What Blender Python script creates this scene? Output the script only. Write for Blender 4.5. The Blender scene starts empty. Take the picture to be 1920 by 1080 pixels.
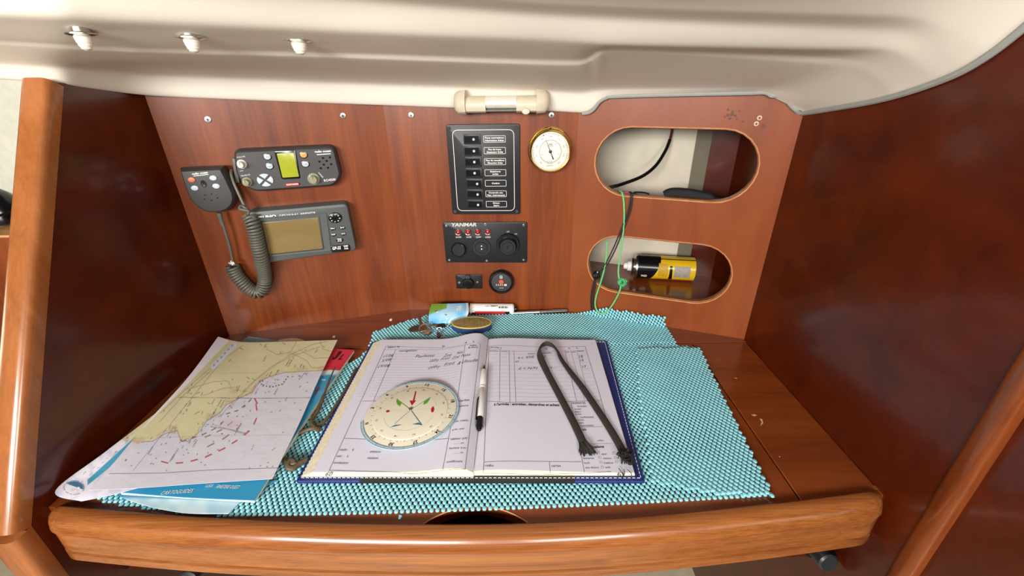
import bpy, bmesh, math, random
import numpy as np
from mathutils import Vector as V, Matrix
random.seed(7); RNG = np.random.default_rng(7)
S = bpy.context.scene; COL = S.collection
# ------------------------------------------------------------------ camera, world, light, exposure
F = 815.0
EYE = V((0, 0, 0.42))
RM = Matrix(((0.9998593134714888, 0.016203630437574175, -0.004335392135119991),
             (-0.01101948612648884, 0.43967749644690474, -0.8980881193088405),
             (-0.01264611362557132, 0.8980095442025238, 0.43979419542707077)))
cd = bpy.data.cameras.new('camera'); cam = bpy.data.objects.new('camera', cd); COL.objects.link(cam)
cd.sensor_width = 36; cd.lens = F / 1920 * 36; cd.clip_start = 0.01; cd.clip_end = 50
cam.matrix_world = Matrix.Translation(EYE) @ RM.to_4x4()
S.camera = cam
W = bpy.data.worlds.new('cabin_daylight'); S.world = W; W.use_nodes = True
bg = W.node_tree.nodes['Background']; bg.inputs[0].default_value = (1, 0.97, 0.93, 1); bg.inputs[1].default_value = 0.09
def area(name, loc, target, sx, sy, power, col):
    l = bpy.data.lights.new(name, 'AREA'); l.shape = 'RECTANGLE'; l.size = sx; l.size_y = sy; l.energy = power; l.color = col
    o = bpy.data.objects.new(name, l); COL.objects.link(o); o.location = loc
    o.rotation_euler = (V(target) - V(loc)).to_track_quat('-Z', 'Y').to_euler()
    return o
area('companionway_daylight', (-0.70, -1.20, 0.68), (0, 0.6, 0.25), 0.9, 0.36, 54, (1, 0.97, 0.93))
area('saloon_hatch_daylight', (0.45, -1.3, 0.74), (0, 0.6, 0.2), 0.7, 0.36, 24, (1, 0.97, 0.93))
area('galley_window_daylight', (-1.10, 0.30, 0.22), (-0.62, 0.42, 0.47), 0.25, 0.25, 1.6, (1, 0.96, 0.78))
S.view_settings.view_transform = 'Standard'; S.view_settings.look = 'None'
S.view_settings.exposure = -0.2; S.view_settings.gamma = 1; S.view_settings.use_curve_mapping = False
# ------------------------------------------------------------------ helpers
def ray(u, v): return (RM @ V(((u - 960) / F, -(v - 540) / F, -1))).normalized()
def onx(u, v, x): r = ray(u, v); return EYE + r * (x / r.x)
def ony(u, v, y): r = ray(u, v); return EYE + r * (y / r.y)
def onz(u, v, z=0): r = ray(u, v); return EYE + r * ((z - EYE.z) / r.z)
class Fr:                                   # a flat (or gently curved) face of the place with its own 2-D coordinates
    def __init__(s, o, ex, ey, zf=None):
        s.o = V(o); s.ex = V(ex).normalized(); s.ey = V(ey).normalized(); s.n = s.ex.cross(s.ey); s.zf = zf
    def pt(s, a, b, h=0):
        if s.zf: h += s.zf(a, b)
        return s.o + s.ex * a + s.ey * b + s.n * h
    def px(s, u, v, h=0):
        r = ray(u, v); hh = h
        for _ in range(4 if s.zf else 1):
            p = EYE + r * ((s.o + s.n * hh - EYE).dot(s.n) / r.dot(s.n)); d = p - s.o
            a, b = d.dot(s.ex), d.dot(s.ey)
            if s.zf: hh = h + s.zf(a, b)
        return a, b
    def pl(s, pts, h=0): return [s.px(u, v, h) for u, v in pts]
    def sub(s, a, b, h=0): return Fr(s.pt(a, b, h), s.ex, s.ey)
def inset(pts, d):
    if abs(d) < 1e-9: return list(pts)
    n = len(pts); A = sum(pts[i][0]*pts[(i+1) % n][1]-pts[(i+1) % n][0]*pts[i][1] for i in range(n)); sg = 1 if A > 0 else -1
    out = []
    for i in range(n):
        p0, p1, p2 = pts[i-1], pts[i], pts[(i+1) % n]
        e1 = (p1[0]-p0[0], p1[1]-p0[1]); e2 = (p2[0]-p1[0], p2[1]-p1[1])
        l1 = math.hypot(*e1) or 1e-9; l2 = math.hypot(*e2) or 1e-9
        n1 = (-e1[1]/l1*sg, e1[0]/l1*sg); n2 = (-e2[1]/l2*sg, e2[0]/l2*sg)
        m = (n1[0]+n2[0], n1[1]+n2[1]); k = max(1+n1[0]*n2[0]+n1[1]*n2[1], 0.35)
        out.append((p1[0]+m[0]*d/k, p1[1]+m[1]*d/k))
    return out
def fillet(pts, r, n=5):
    out = []; m = len(pts); rr = r if isinstance(r, (list, tuple)) else [r]*m
    for i in range(m):
        p0, p1, p2 = V(pts[i-1]), V(pts[i]), V(pts[(i+1) % m])
        d1 = (p0-p1); d2 = (p2-p1); l = min(d1.length, d2.length)*0.49; q = min(rr[i], l)
        a = p1+d1.normalized()*q; b = p1+d2.normalized()*q
        for k in range(n+1):
            t = k/n; out.append(tuple(a*(1-t)**2+p1*2*t*(1-t)+b*t*t))
    return out
def rrect(cx, cy, w, h, r, n=4): return fillet([(cx-w/2, cy-h/2), (cx+w/2, cy-h/2), (cx+w/2, cy+h/2), (cx-w/2, cy+h/2)], r, n)
def ell(cx, cy, rx, ry, n=20, a0=0): return [(cx+rx*math.cos(a0+2*math.pi*i/n), cy+ry*math.sin(a0+2*math.pi*i/n)) for i in range(n)]
def catmull(pts, n=6, closed=False):
    P = [V(p) for p in pts]; m = len(P); out = []
    for i in range(m if closed else m-1):
        if closed: p0, p1, p2, p3 = P[i-1], P[i], P[(i+1) % m], P[(i+2) % m]
        else: p0, p1, p2, p3 = P[max(i-1, 0)], P[i], P[i+1], P[min(i+2, m-1)]
        for k in range(n):
            t = k/n; out.append(0.5*((2*p1)+(p2-p0)*t+(2*p0-5*p1+4*p2-p3)*t*t+(3*p1-p0-3*p2+p3)*t**3))
    if not closed: out.append(P[-1])
    return out
TXT = {}
def tmesh(s, bold, shear):
    k = (s, bold, shear)
    if k not in TXT:
        c = bpy.data.curves.new('lettering_curve', 'FONT'); c.body = s; c.resolution_u = 2; c.fill_mode = 'FRONT'; c.offset = bold; c.shear = shear
        o = bpy.data.objects.new('lettering_curve', c); me = o.to_mesh()
        vs = [(v.co.x, v.co.y) for v in me.vertices]; fs = [tuple(p.vertices) for p in me.polygons]
        o.to_mesh_clear(); bpy.data.objects.remove(o); bpy.data.curves.remove(c)
        x0 = min(v[0] for v in vs); x1 = max(v[0] for v in vs)
        TXT[k] = ([(v[0]-x0, v[1]) for v in vs], fs, x1-x0)
    return TXT[k]
class MB:
    def __init__(s): s.v = []; s.f = []; s.mi = []
    def add(s, vs, fs):
        o = len(s.v); s.v += [V(p) for p in vs]; s.f += [tuple(i+o for i in f) for f in fs]; return s
    def prism(s, fr, pts, prof, bottom=True, top=True):
        n = len(pts); A = sum(pts[i][0]*pts[(i+1) % n][1]-pts[(i+1) % n][0]*pts[i][1] for i in range(n))
        if A < 0: pts = pts[::-1]
        vs = []; fs = []
        for d, h in prof: vs += [fr.pt(a, b, h) for a, b in inset(pts, d)]
        for k in range(len(prof)-1):
            for i in range(n):
                j = (i+1) % n; fs.append((k*n+i, k*n+j, (k+1)*n+j, (k+1)*n+i))
        if bottom: fs.append(tuple(range(n))[::-1])
        if top: fs.append(tuple(range((len(prof)-1)*n, len(prof)*n)))
        return s.add(vs, fs)
    def lathe(s, fr, a, b, prof, n=24, ry=1.0, ph=0):
        vs = []; fs = []
        for r, h in prof: vs += [fr.pt(a+r*math.cos(ph+2*math.pi*i/n), b+r*ry*math.sin(ph+2*math.pi*i/n), h) for i in range(n)]
        for k in range(len(prof)-1):
            for i in range(n):
                j = (i+1) % n; fs.append((k*n+i, k*n+j, (k+1)*n+j, (k+1)*n+i))
        fs.append(tuple(range(n))[::-1]); fs.append(tuple(range((len(prof)-1)*n, len(prof)*n)))
        return s.add(vs, fs)
    def poly(s, fr, pts, h):
        return s.add([fr.pt(a, b, h) for a, b in pts], [tuple(range(len(pts)))])
    def line(s, fr, pts, w, h, step=0.012, closed=False):
        if closed: pts = list(pts)+[pts[0]]
        P = [pts[0]]
        for p, q in zip(pts[:-1], pts[1:]):
            m = max(1, int(math.hypot(q[0]-p[0], q[1]-p[1])/step)); P += [(p[0]+(q[0]-p[0])*k/m, p[1]+(q[1]-p[1])*k/m) for k in range(1, m+1)]
        vs = []; n = len(P)
        for i in range(n):
            p, q = P[max(i-1, 0)], P[min(i+1, n-1)]
            if closed and i in (0, n-1): p, q = P[-2], P[1]
            dx, dy = q[0]-p[0], q[1]-p[1]; l = math.hypot(dx, dy) or 1
            nx, ny = -dy/l*w/2, dx/l*w/2
            vs += [fr.pt(P[i][0]+nx, P[i][1]+ny, h), fr.pt(P[i][0]-nx, P[i][1]-ny, h)]
        return s.add(vs, [(2*i+1, 2*i+3, 2*i+2, 2*i) for i in range(n-1)])
    def text(s, fr, p0, p1, t, hgt, h, bold=0.0, shear=0.0, jit=0):
        vs, fs, w = tmesh(t, bold, shear)
        ex = V((p1[0]-p0[0], p1[1]-p0[1])); L = ex.length; ex.normalize(); ey = V((-ex.y, ex.x)); kx = L/max(w, 1e-6); ky = hgt/0.7
        out = []
        for x, y in vs:
            yy = y*ky+(math.sin(x*3.1+len(t))*jit if jit else 0); a = p0[0]+ex.x*x*kx+ey.x*yy; b = p0[1]+ex.y*x*kx+ey.y*yy
            out.append(fr.pt(a, b, h))
        return s.add(out, fs)
    def tpx(s, fr, u0, v0, u1, v1, t, hp, h=0.0003, bold=0.0, shear=0.0, jit=0):
        p0 = fr.px(u0, v0, h); p1 = fr.px(u1, v1, h); q = fr.px(u0, v0-hp, h)
        return s.text(fr, p0, p1, t, math.hypot(q[0]-p0[0], q[1]-p0[1]), h, bold, shear, jit)
    def lpx(s, fr, pts, w, h=0.0003, closed=False): return s.line(fr, fr.pl(pts, h), w, h, closed=closed)
    def tube(s, pts, r, n=8, ry=None, side=None, caps=True):
        P = [V(p) for p in pts]; m = len(P); vs = []; fs = []; prev = None
        for i in range(m):
            t = (P[min(i+1, m-1)]-P[max(i-1, 0)]).normalized()
            if side is not None:
                sd = V(side[i] if isinstance(side, list) else side)
            else:
                sd = prev if prev else (V((0, 0, 1)) if abs(t.z) < 0.9 else V((1, 0, 0)))
            sd = (sd-t*sd.dot(t)).normalized(); prev = sd; up = t.cross(sd)
            ra = r[i] if isinstance(r, list) else r; rb = (ry[i] if isinstance(ry, list) else ry) if ry is not None else ra
            for k in range(n):
                an = 2*math.pi*k/n; vs.append(P[i]+sd*ra*math.cos(an)+up*rb*math.sin(an))
        for i in range(m-1):
            for k in range(n):
                j = (k+1) % n; fs.append((i*n+k, i*n+j, (i+1)*n+j, (i+1)*n+k))
        if caps: fs += [tuple(range(n))[::-1], tuple(range((m-1)*n, m*n))]
        return s.add(vs, fs)
    def grid(s, G):
        m = len(G); n = len(G[0])
        return s.add([p for r in G for p in r], [(i*n+j, i*n+j+1, (i+1)*n+j+1, (i+1)*n+j) for i in range(m-1) for j in range(n-1)])
    def box(s, lo, hi):
        x0, y0, z0 = lo; x1, y1, z1 = hi
        return s.add([(x, y, z) for z in (z0, z1) for y in (y0, y1) for x in (x0, x1)],
                     [(0, 2, 3, 1), (4, 5, 7, 6), (0, 1, 5, 4), (2, 6, 7, 3), (0, 4, 6, 2), (1, 3, 7, 5)])
    def build(s, name, mat, parent=None, sharp=35, fix=True, loc=None):
        me = bpy.data.meshes.new(name)
        if parent: o0 = V(parent.get('_o', (0, 0, 0)))
        elif loc: o0 = V(loc)
        else:
            xs = [p.x for p in s.v]; ys = [p.y for p in s.v]; o0 = V(((min(xs)+max(xs))/2, (min(ys)+max(ys))/2, min(p.z for p in s.v)))
        me.from_pydata([tuple(p-o0) for p in s.v], [], s.f); me.update()
        if fix:
            bm = bmesh.new(); bm.from_mesh(me); bmesh.ops.recalc_face_normals(bm, faces=bm.faces); bm.to_mesh(me); bm.free()
        me.polygons.foreach_set('use_smooth', [True]*len(me.polygons))
        if sharp is not None: me.set_sharp_from_angle(angle=math.radians(sharp))
        me.materials.append(mat)
        o = bpy.data.objects.new(name, me); COL.objects.link(o); o['_o'] = tuple(o0)
        if parent: o.parent = parent
        else: o.location = o0
        return o
def tag(o, label, cat, group=None):
    o['label'] = label; o['category'] = cat
    if group: o['group'] = group
    return o
def thing(name, loc, label, cat, group=None):
    o = bpy.data.objects.new(name, None); COL.objects.link(o); o.location = loc; o['_o'] = tuple(loc); o.empty_display_size = 0.02
    return tag(o, label, cat, group)
def struct(o): o['kind'] = 'structure'; return o
def sub(o, parent):                                    # hang an already built world mesh under a part
    return o
# ------------------------------------------------------------------ materials
def s2l(c): return tuple(((x/255)/12.92 if x/255 <= 0.04045 else ((x/255+0.055)/1.055)**2.4) for x in c)+(1,)
def mat(name, rgb, rough=0.5, metal=0.0, coat=0.0, var=0.06, nscale=60, bump=0.0, bscale=400, spec=0.5, emit=None, trans=0.0, alpha=1.0):
    m = bpy.data.materials.new(name); m.use_nodes = True; t = m.node_tree; b = t.nodes['Principled BSDF']
    c = s2l(rgb)
    n = t.nodes.new('ShaderNodeTexNoise'); n.inputs['Scale'].default_value = nscale; n.inputs['Detail'].default_value = 4
    tc = t.nodes.new('ShaderNodeTexCoord'); t.links.new(tc.outputs['Object'], n.inputs['Vector'])
    r = t.nodes.new('ShaderNodeValToRGB'); r.color_ramp.elements[0].position = 0.3; r.color_ramp.elements[1].position = 0.7
    r.color_ramp.elements[0].color = tuple(x*(1-var) for x in c[:3])+(1,); r.color_ramp.elements[1].color = tuple(min(1, x*(1+var)) for x in c[:3])+(1,)
    t.links.new(n.outputs['Fac'], r.inputs['Fac']); t.links.new(r.outputs['Color'], b.inputs['Base Color'])
    b.inputs['Roughness'].default_value = rough; b.inputs['Metallic'].default_value = metal; b.inputs['Coat Weight'].default_value = coat; b.inputs['Coat Roughness'].default_value = 0.12
    b.inputs['Specular IOR Level'].default_value = spec; b.inputs['Transmission Weight'].default_value = trans
    if emit: b.inputs['Emission Color'].default_value = c; b.inputs['Emission Strength'].default_value = emit
    if bump:
        n2 = t.nodes.new('ShaderNodeTexNoise'); n2.inputs['Scale'].default_value = bscale; n2.inputs['Detail'].default_value = 3
        t.links.new(tc.outputs['Object'], n2.inputs['Vector'])
        bp = t.nodes.new('ShaderNodeBump'); bp.inputs['Strength'].default_value = bump; bp.inputs['Distance'].default_value = 0.001
        t.links.new(n2.outputs['Fac'], bp.inputs['Height']); t.links.new(bp.outputs['Normal'], b.inputs['Normal'])
    return m
def wood(name, dark, light, scale=(26, 26, 1.6), rough=0.32, coat=0.35, streak=0.5, bump=0.03, croough=0.13, dist=0.6):
    m = bpy.data.materials.new(name); m.use_nodes = True; t = m.node_tree; b = t.nodes['Principled BSDF']; L = t.links
    tc = t.nodes.new('ShaderNodeTexCoord'); mp = t.nodes.new('ShaderNodeMapping'); mp.inputs['Scale'].default_value = scale
    L.new(tc.outputs['Object'], mp.inputs['Vector'])
    n1 = t.nodes.new('ShaderNodeTexNoise'); n1.inputs['Scale'].default_value = 1.0; n1.inputs['Detail'].default_value = 7; n1.inputs['Roughness'].default_value = 0.62; n1.inputs['Distortion'].default_value = dist
    mp2 = t.nodes.new('ShaderNodeMapping'); mp2.inputs['Scale'].default_value = tuple(x*9 for x in scale)
    L.new(tc.outputs['Object'], mp2.inputs['Vector'])
    n2 = t.nodes.new('ShaderNodeTexNoise'); n2.inputs['Scale'].default_value = 1.0; n2.inputs['Detail'].default_value = 4
    L.new(mp.outputs['Vector'], n1.inputs['Vector']); L.new(mp2.outputs['Vector'], n2.inputs['Vector'])
    mx = t.nodes.new('ShaderNodeMix'); mx.inputs[0].default_value = streak*0.5
    L.new(n1.outputs['Fac'], mx.inputs[2]); L.new(n2.outputs['Fac'], mx.inputs[3])
    r = t.nodes.new('ShaderNodeValToRGB'); r.color_ramp.elements[0].position = 0.32; r.color_ramp.elements[1].position = 0.68
    r.color_ramp.elements[0].color = s2l(dark); r.color_ramp.elements[1].color = s2l(light)
    L.new(mx.outputs[0], r.inputs['Fac']); L.new(r.outputs['Color'], b.inputs['Base Color'])
    b.inputs['Roughness'].default_value = rough; b.inputs['Coat Weight'].default_value = coat; b.inputs['Coat Roughness'].default_value = croough; b.inputs['Specular IOR Level'].default_value = 0.35
    bp = t.nodes.new('ShaderNodeBump'); bp.inputs['Strength'].default_value = bump; bp.inputs['Distance'].default_value = 0.002
    L.new(n2.outputs['Fac'], bp.inputs['Height']); L.new(bp.outputs['Normal'], b.inputs['Normal'])
    return m
def vcol(name, rough=0.6, coat=0.0, bump=0.0):
    m = bpy.data.materials.new(name); m.use_nodes = True; t = m.node_tree; b = t.nodes['Principled BSDF']
    a = t.nodes.new('ShaderNodeAttribute'); a.attribute_name = 'print'; t.links.new(a.outputs['Color'], b.inputs['Base Color'])
    b.inputs['Roughness'].default_value = rough; b.inputs['Coat Weight'].default_value = coat
    if bump:
        tc = t.nodes.new('ShaderNodeTexCoord'); n2 = t.nodes.new('ShaderNodeTexNoise'); n2.inputs['Scale'].default_value = 45; n2.inputs['Detail'].default_value = 5
        t.links.new(tc.outputs['Object'], n2.inputs['Vector'])
        bp = t.nodes.new('ShaderNodeBump'); bp.inputs['Strength'].default_value = bump; bp.inputs['Distance'].default_value = 0.004
        t.links.new(n2.outputs['Fac'], bp.inputs['Height']); t.links.new(bp.outputs['Normal'], b.inputs['Normal'])
    return m
M_PANEL = wood('varnished_mahogany_panel', (92, 36, 10), (138, 68, 26), (22, 22, 1.5), 0.36, 0.2, bump=0.02)
M_PANELR = wood('varnished_mahogany_locker_panel', (122, 54, 18), (144, 72, 30), (14, 14, 3), 0.38, 0.2, streak=0.25, bump=0.01)
M_WALL = wood('varnished_mahogany_bulkhead', (62, 15, 2), (90, 29, 5), (3, 14, 14), 0.30, 0.4, streak=0.3, bump=0.01)
M_TABLE = wood('varnished_mahogany_tabletop', (100, 44, 16), (138, 68, 28), (2, 22, 22), 0.26, 0.6, bump=0.02)
M_RAIL = wood('honey_mahogany_rail', (110, 56, 20), (172, 106, 54), (1.3, 95, 95), 0.30, 0.5, streak=0.8, bump=0.03, dist=0.15)
M_POST = wood('honey_mahogany_post', (136, 76, 34), (170, 104, 56), (40, 30, 4), 0.28, 0.5, bump=0.02)
M_MOULD = wood('dark_mahogany_moulding', (104, 44, 16), (146, 76, 34), (40, 30, 4), 0.28, 0.5, bump=0.02)
M_PLY = wood('bare_plywood_edge', (170, 112, 62), (214, 160, 108), (60, 60, 60), 0.6, 0.0)
M_LINER = mat('cream_moulded_liner', (222, 214, 200), 0.55, var=0.02, nscale=6, bump=0.05, bscale=260)
M_GASKET = mat('grey_rubber_gasket', (150, 150, 145), 0.6)
M_HULL = mat('cream_painted_hull', (205, 195, 175), 0.6, var=0.06, nscale=30, bump=0.1, bscale=90)
M_OLIVE = mat('olive_grey_batten', (105, 98, 78), 0.7)
M_BLACK = mat('black_plastic', (26, 26, 28), 0.42, bump=0.15, bscale=900)
M_BLK2 = mat('glossy_black_plastic', (14, 14, 16), 0.22)
M_DARKG = mat('charcoal_plastic', (58, 56, 56), 0.5, bump=0.12, bscale=1200)
M_GPS = mat('slate_grey_plastic', (78, 82, 80), 0.45, bump=0.08, bscale=900)
M_CORD = mat('grey_rubber_cord', (92, 90, 80), 0.45)
M_WHITE = mat('white_print', (235, 232, 225), 0.5, var=0.0)
M_SILV = mat('silver_metal', (205, 203, 198), 0.25, metal=1.0)
M_BRASS = mat('polished_brass', (200, 165, 85), 0.22, metal=1.0)
M_KEYM = mat('worn_nickel', (170, 158, 135), 0.32, metal=1.0)
M_LCDG = mat('green_lcd', (162, 168, 44), 0.25, var=0.05, nscale=20)
M_LCDB = mat('olive_lcd', (128, 108, 66), 0.2, var=0.05, nscale=12)
M_BTN = mat('pale_blue_key', (186, 200, 206), 0.4)
M_BTNO = mat('orange_key', (232, 120, 84), 0.4)
M_BTNG = mat('amber_key', (216, 158, 92), 0.4)
M_RED = mat('red_plastic', (200, 40, 40), 0.35)
M_LAMP = mat('dark_red_lens', (150, 14, 16), 0.08, coat=1.0)
M_KNOB = mat('clear_grey_knob', (150, 148, 120), 0.25, coat=0.6)
M_KNOBL = mat('pale_knob', (215, 208, 195), 0.3, coat=0.6)
M_PAPER = mat('white_paper', (218, 217, 231), 0.7, var=0.015, nscale=15)
M_PAPERC = mat('cream_page_edges', (228, 218, 194), 0.75, var=0.12, nscale=200)
M_INK = mat('printed_ink', (70, 74, 92), 0.6, var=0)
M_INKL = mat('pale_printed_rule', (188, 186, 196), 0.6, var=0)
M_INKB = mat('blue_black_print', (48, 56, 92), 0.6, var=0)
M_PENI = mat('ballpoint_ink', (52, 54, 66), 0.5, var=0)
M_NAVY = mat('navy_leatherette', (22, 40, 108), 0.45, bump=0.3, bscale=1500)
M_NAVYD = mat('black_leatherette', (32, 30, 32), 0.45, bump=0.3, bscale=1500)
M_STITCH = mat('white_thread', (222, 222, 226), 0.7)
M_MAT = mat('turquoise_foam_mesh', (146, 212, 222), 0.65, var=0.05, nscale=25)
M_LACE = mat('charcoal_braid', (52, 48, 42), 0.85, var=0.2, nscale=600, bump=0.8, bscale=1400)
M_PLOT = mat('ivory_plastic', (228, 222, 200), 0.4, var=0.01)
M_CLEAR = mat('clear_blue_plastic', (176, 200, 208), 0.2)
M_STRAP = mat('brown_leather_cord', (92, 76, 54), 0.5, var=0.25, nscale=120)
M_GREEN = mat('green_braided_cord', (110, 196, 122), 0.6, var=0.1, nscale=500)
M_GREEN2 = mat('print_green', (84, 158, 40), 0.5)
M_TEAL = mat('print_teal', (48, 110, 140), 0.5)
M_CRIM = mat('print_crimson', (170, 20, 34), 0.5)
# ------------------------------------------------------------------ planes of the place
XL, XR = -0.5125, 0.4068
PL0, PL1, PC1, PR1 = V((XL, 0.678, 0)), V((-0.2007, 0.7633, 0)), V((0.1145, 0.7483, 0)), V((XR, 0.6374, 0))
Z1 = V((0, 0, 1))
FL = Fr(PL0, PL1-PL0, Z1); FC = Fr(PL1, PC1-PL1, Z1); FRT = Fr(PC1, PR1-PC1, Z1)
FT = Fr((0, 0, 0), (1, 0, 0), (0, 1, 0))
LL, LC, LR = (PL1-PL0).length, (PC1-PL1).length, (PR1-PC1).length
# ------------------------------------------------------------------ structure: back panels, side walls
TH = 0.009
b = MB(); b.prism(FL, [(0, -0.02), (LL, -0.02), (LL, 0.43), (0, 0.44)], [(0, -TH), (0, 0)])
wbl = struct(b.build('wall_back_left', M_PANEL))
b = MB(); b.prism(FC, [(0, -0.02), (LC, -0.02), (LC, 0.42), (0, 0.43)], [(0, -TH), (0, 0)])
wbc = struct(b.build('wall_back', M_PANEL))
def stadium(a0, a1, b0, b1, n=14):
    r = (b1-b0)/2; c = (b0+b1)/2
    return [(a1-r+r*math.cos(t), c+r*math.sin(t)) for t in np.linspace(-math.pi/2, math.pi/2, n)] + \
           [(a0+r+r*math.cos(t), c+r*math.sin(t)) for t in np.linspace(math.pi/2, 3*math.pi/2, n)]
H1 = stadium(0.0325, 0.2725, 0.2372, 0.3440); H2 = stadium(0.0320, 0.2705, 0.0580, 0.1640)
def holed(fr, outer, holes, h0, h1, name, m):
    bm = bmesh.new()
    for h in (h0, h1):
        es = []
        for loop in [outer]+holes:
            vs = [bm.verts.new(fr.pt(a, c, h)) for a, c in loop]
            es += [bm.edges.new((vs[i], vs[(i+1) % len(vs)])) for i in range(len(vs))]
        bmesh.ops.triangle_fill(bm, use_beauty=True, use_dissolve=False, edges=es)
    mb = MB(); bm.verts.index_update()
    mb.add([v.co.copy() for v in bm.verts], [tuple(v.index for v in f.verts) for f in bm.faces]); bm.free()
    n = len(outer); mb.prism(fr, outer, [(0, h0), (0, h1)], bottom=False, top=False)
    return mb.build(name, m, fix=False)
wbr = struct(holed(FRT, [(0, -0.02), (LR, -0.02), (LR, 0.43), (0, 0.43)], [H1, H2], -0.012, 0.0, 'wall_back_right', M_PANELR))
for H in (H1, H2):
    mb = MB(); n = len(H)
    rings = [(0.0004, -0.0122), (0.0004, -0.0022), (-0.0004, -0.0002), (-0.0022, 0.0006), (-0.0026, 0.0)]
    mb.prism(FRT, H, rings, bottom=False, top=False).build('cutout_edge', M_PLY, wbr, fix=False)
    mb = MB(); mb.prism(FRT, H, [(0.0008, -0.0120), (0.0008, -0.0030)], bottom=False, top=False).build('cutout_lining', M_PANELR, wbr, fix=False)
FLW = Fr((XL, 0, 0), (0, -1, 0), Z1)      # normal -x
FRW = Fr((XR, 0, 0), (0, 1, 0), Z1)       # normal +x
b = MB(); b.prism(FLW, [(-0.80, -0.6), (-0.3035, -0.6), (-0.3035, -0.0015), (-0.5535, 0.4155), (-0.5547, 0.419), (-0.6168, 0.4125), (-0.68, 0.4045), (-0.80, 0.395)], [(0, 0), (0, 0.03)])
wl = struct(b.build('wall_left', M_WALL))
b = MB(); b.prism(FRW, [(0.277, -0.6), (0.80, -0.6), (0.80, 0.60), (0.276, 0.60)], [(0, 0), (0, 0.018)])
wr = struct(b.build('wall_right', M_WALL))
# post (rounded trim on the front edge of the left bulkhead)
def postsec(w0, w1, d, n=5):
    w0 += 0.0008
    return fillet([(w0, -0.006), (w1, -0.006), (w1, d), (w0, d)], [0.001, 0.001, 0.012, 0.012], n)
def sweep_yz(path, sec, name, m):
    P = [V((0, y, z)) for y, z in path]; n = len(P); mb = MB(); vs = []; k = len(sec)
    for i in range(n):
        if 0 < i < n-1:
            t1 = (P[i]-P[i-1]).normalized(); t2 = (P[i+1]-P[i]).normalized(); t = (t1+t2).normalized(); sc = 1/max(t.dot(t1), .3)
        else: t = (P[min(i+1, n-1)]-P[max(i-1, 0)]).normalized(); sc = 1
        up = V((0, t.z, -t.y))*sc            # toward the viewer for a downward path
        if up.y > 0: up = -up
        vs += [P[i]+V((x, 0, 0))+up*d for x, d in sec]
    fs = [(i*k+j, i*k+(j+1) % k, (i+1)*k+(j+1) % k, (i+1)*k+j) for i in range(n-1) for j in range(k)]
    fs += [tuple(range(k))[::-1], tuple(range((n-1)*k, n*k))]
    mb.add(vs, fs); return mb.build(name, m, sharp=40)
struct(sweep_yz([(0.5545, 0.4172), (0.3035, -0.001)], postsec(XL, XL-0.031, 0.014), 'trim_1', M_POST))
struct(sweep_yz([(0.3033, -0.0035), (0.3033, -0.35)], postsec(XL, XL-0.031, 0.014), 'trim_2', M_POST))
# moulding on the right bulkhead and the panel forward of it
mb = MB(); sec = fillet([(0.262, 0.006), (0.286, 0.0005), (0.282, -0.004), (0.270, -0.008), (0.262, -0.006)], [0.001, 0.001, 0.004, 0.006, 0.002], 4)
mb.add([V((XR+x, y, z)) for z in (-0.6, 0.60) for y, x in sec], [(j, (j+1) % len(sec), len(sec)+(j+1) % len(sec), len(sec)+j) for j in range(len(sec))])
struct(mb.build('trim_3', M_MOULD))
b = MB(); b.box((XR+0.002, -0.5, -0.6), (XR+0.03, 0.275, 0.60)); struct(b.build('wall_right_forward', M_WALL))
# ------------------------------------------------------------------ ceiling (moulded headliner)
def pint(u, tab):
    xs = [t[0] for t in tab]; return float(np.interp(u, xs, [t[1] for t in tab]))
UC = [-330, -60, 50, 112, 150, 200, 275, 400, 600, 720, 850, 1000, 1075, 1094, 1108, 1122, 1136, 1152, 1300]
vF = [(-330, 132), (0, 148), (50, 152), (112, 157), (200, 170), (275, 180), (600, 193), (850, 202), (1030, 207), (1094, 212), (1108, 207), (1122, 194), (1136, 184), (1152, 180), (1300, 176)]
vE = [(-330, 100), (0, 116), (112, 122), (200, 128), (275, 135), (600, 150), (850, 159), (1000, 165), (1094, 170), (1108, 167), (1122, 165), (1136, 164), (1152, 163), (1300, 163)]
vD2 = [(-330, 74), (0, 86), (112, 93), (275, 101), (600, 109), (850, 118), (1000, 123), (1075, 125), (1094, 123), (1108, 116), (1122, 106), (1136, 101), (1152, 100), (1300, 106)]
vC = [(-330, 20), (0, 33), (112, 38), (275, 46), (600, 61), (850, 72), (1000, 77), (1127, 85), (1300, 89)]
vB = [(-330, -100), (0, -84), (300, -56), (720, -12), (1000, 10), (1300, 24)]
def Yf(u, k):     # depth of each feature line
    edge = pint(u, [(112, 0.0), (600, 1.0)])
    return {'D': 0.50+0.10*edge-(0.03 if u > 1115 else 0), 'C': 0.44+0.08*edge, 'B': 0.415+0.07*edge, 'A': 0.33+0.03*edge}[k]
def Fpt(u, v, dy=0.0):
    if u < 112: p = ony(u, v, 0.5547-dy)
    elif u < 275: p = onx(u, v, XL); p = ony(u, v, p.y-dy)
    else:
        fr = FL if u < 720 else (FC if u < 1082 else FRT); a, c = fr.px(u, v, 0.003); p = fr.pt(a, c, 0.003); p = ony(u, v, p.y-dy)
    return p
rows = []
PRE = iter([lambda: Fpt(1400, 173), lambda: Fpt(1400, 170, .004), lambda: Fpt(1405, 168, .01), lambda: Fpt(1412, 162, .016),
    lambda: ony(1510, 121, .552), lambda: ony(1520, 115, .545), lambda: ony(1535, 107, .539), lambda: ony(1545, 102, .531), lambda: ony(1600, 98, .495), lambda: ony(1610, 88, .485),
    lambda: ony(1640, 66, .472), lambda: ony(1650, 49, .462), lambda: ony(1665, 31, .438), lambda: ony(1675, 19, .432), lambda: ony(1740, -95, .375), lambda: ony(1850, -285, .30)])
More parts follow.
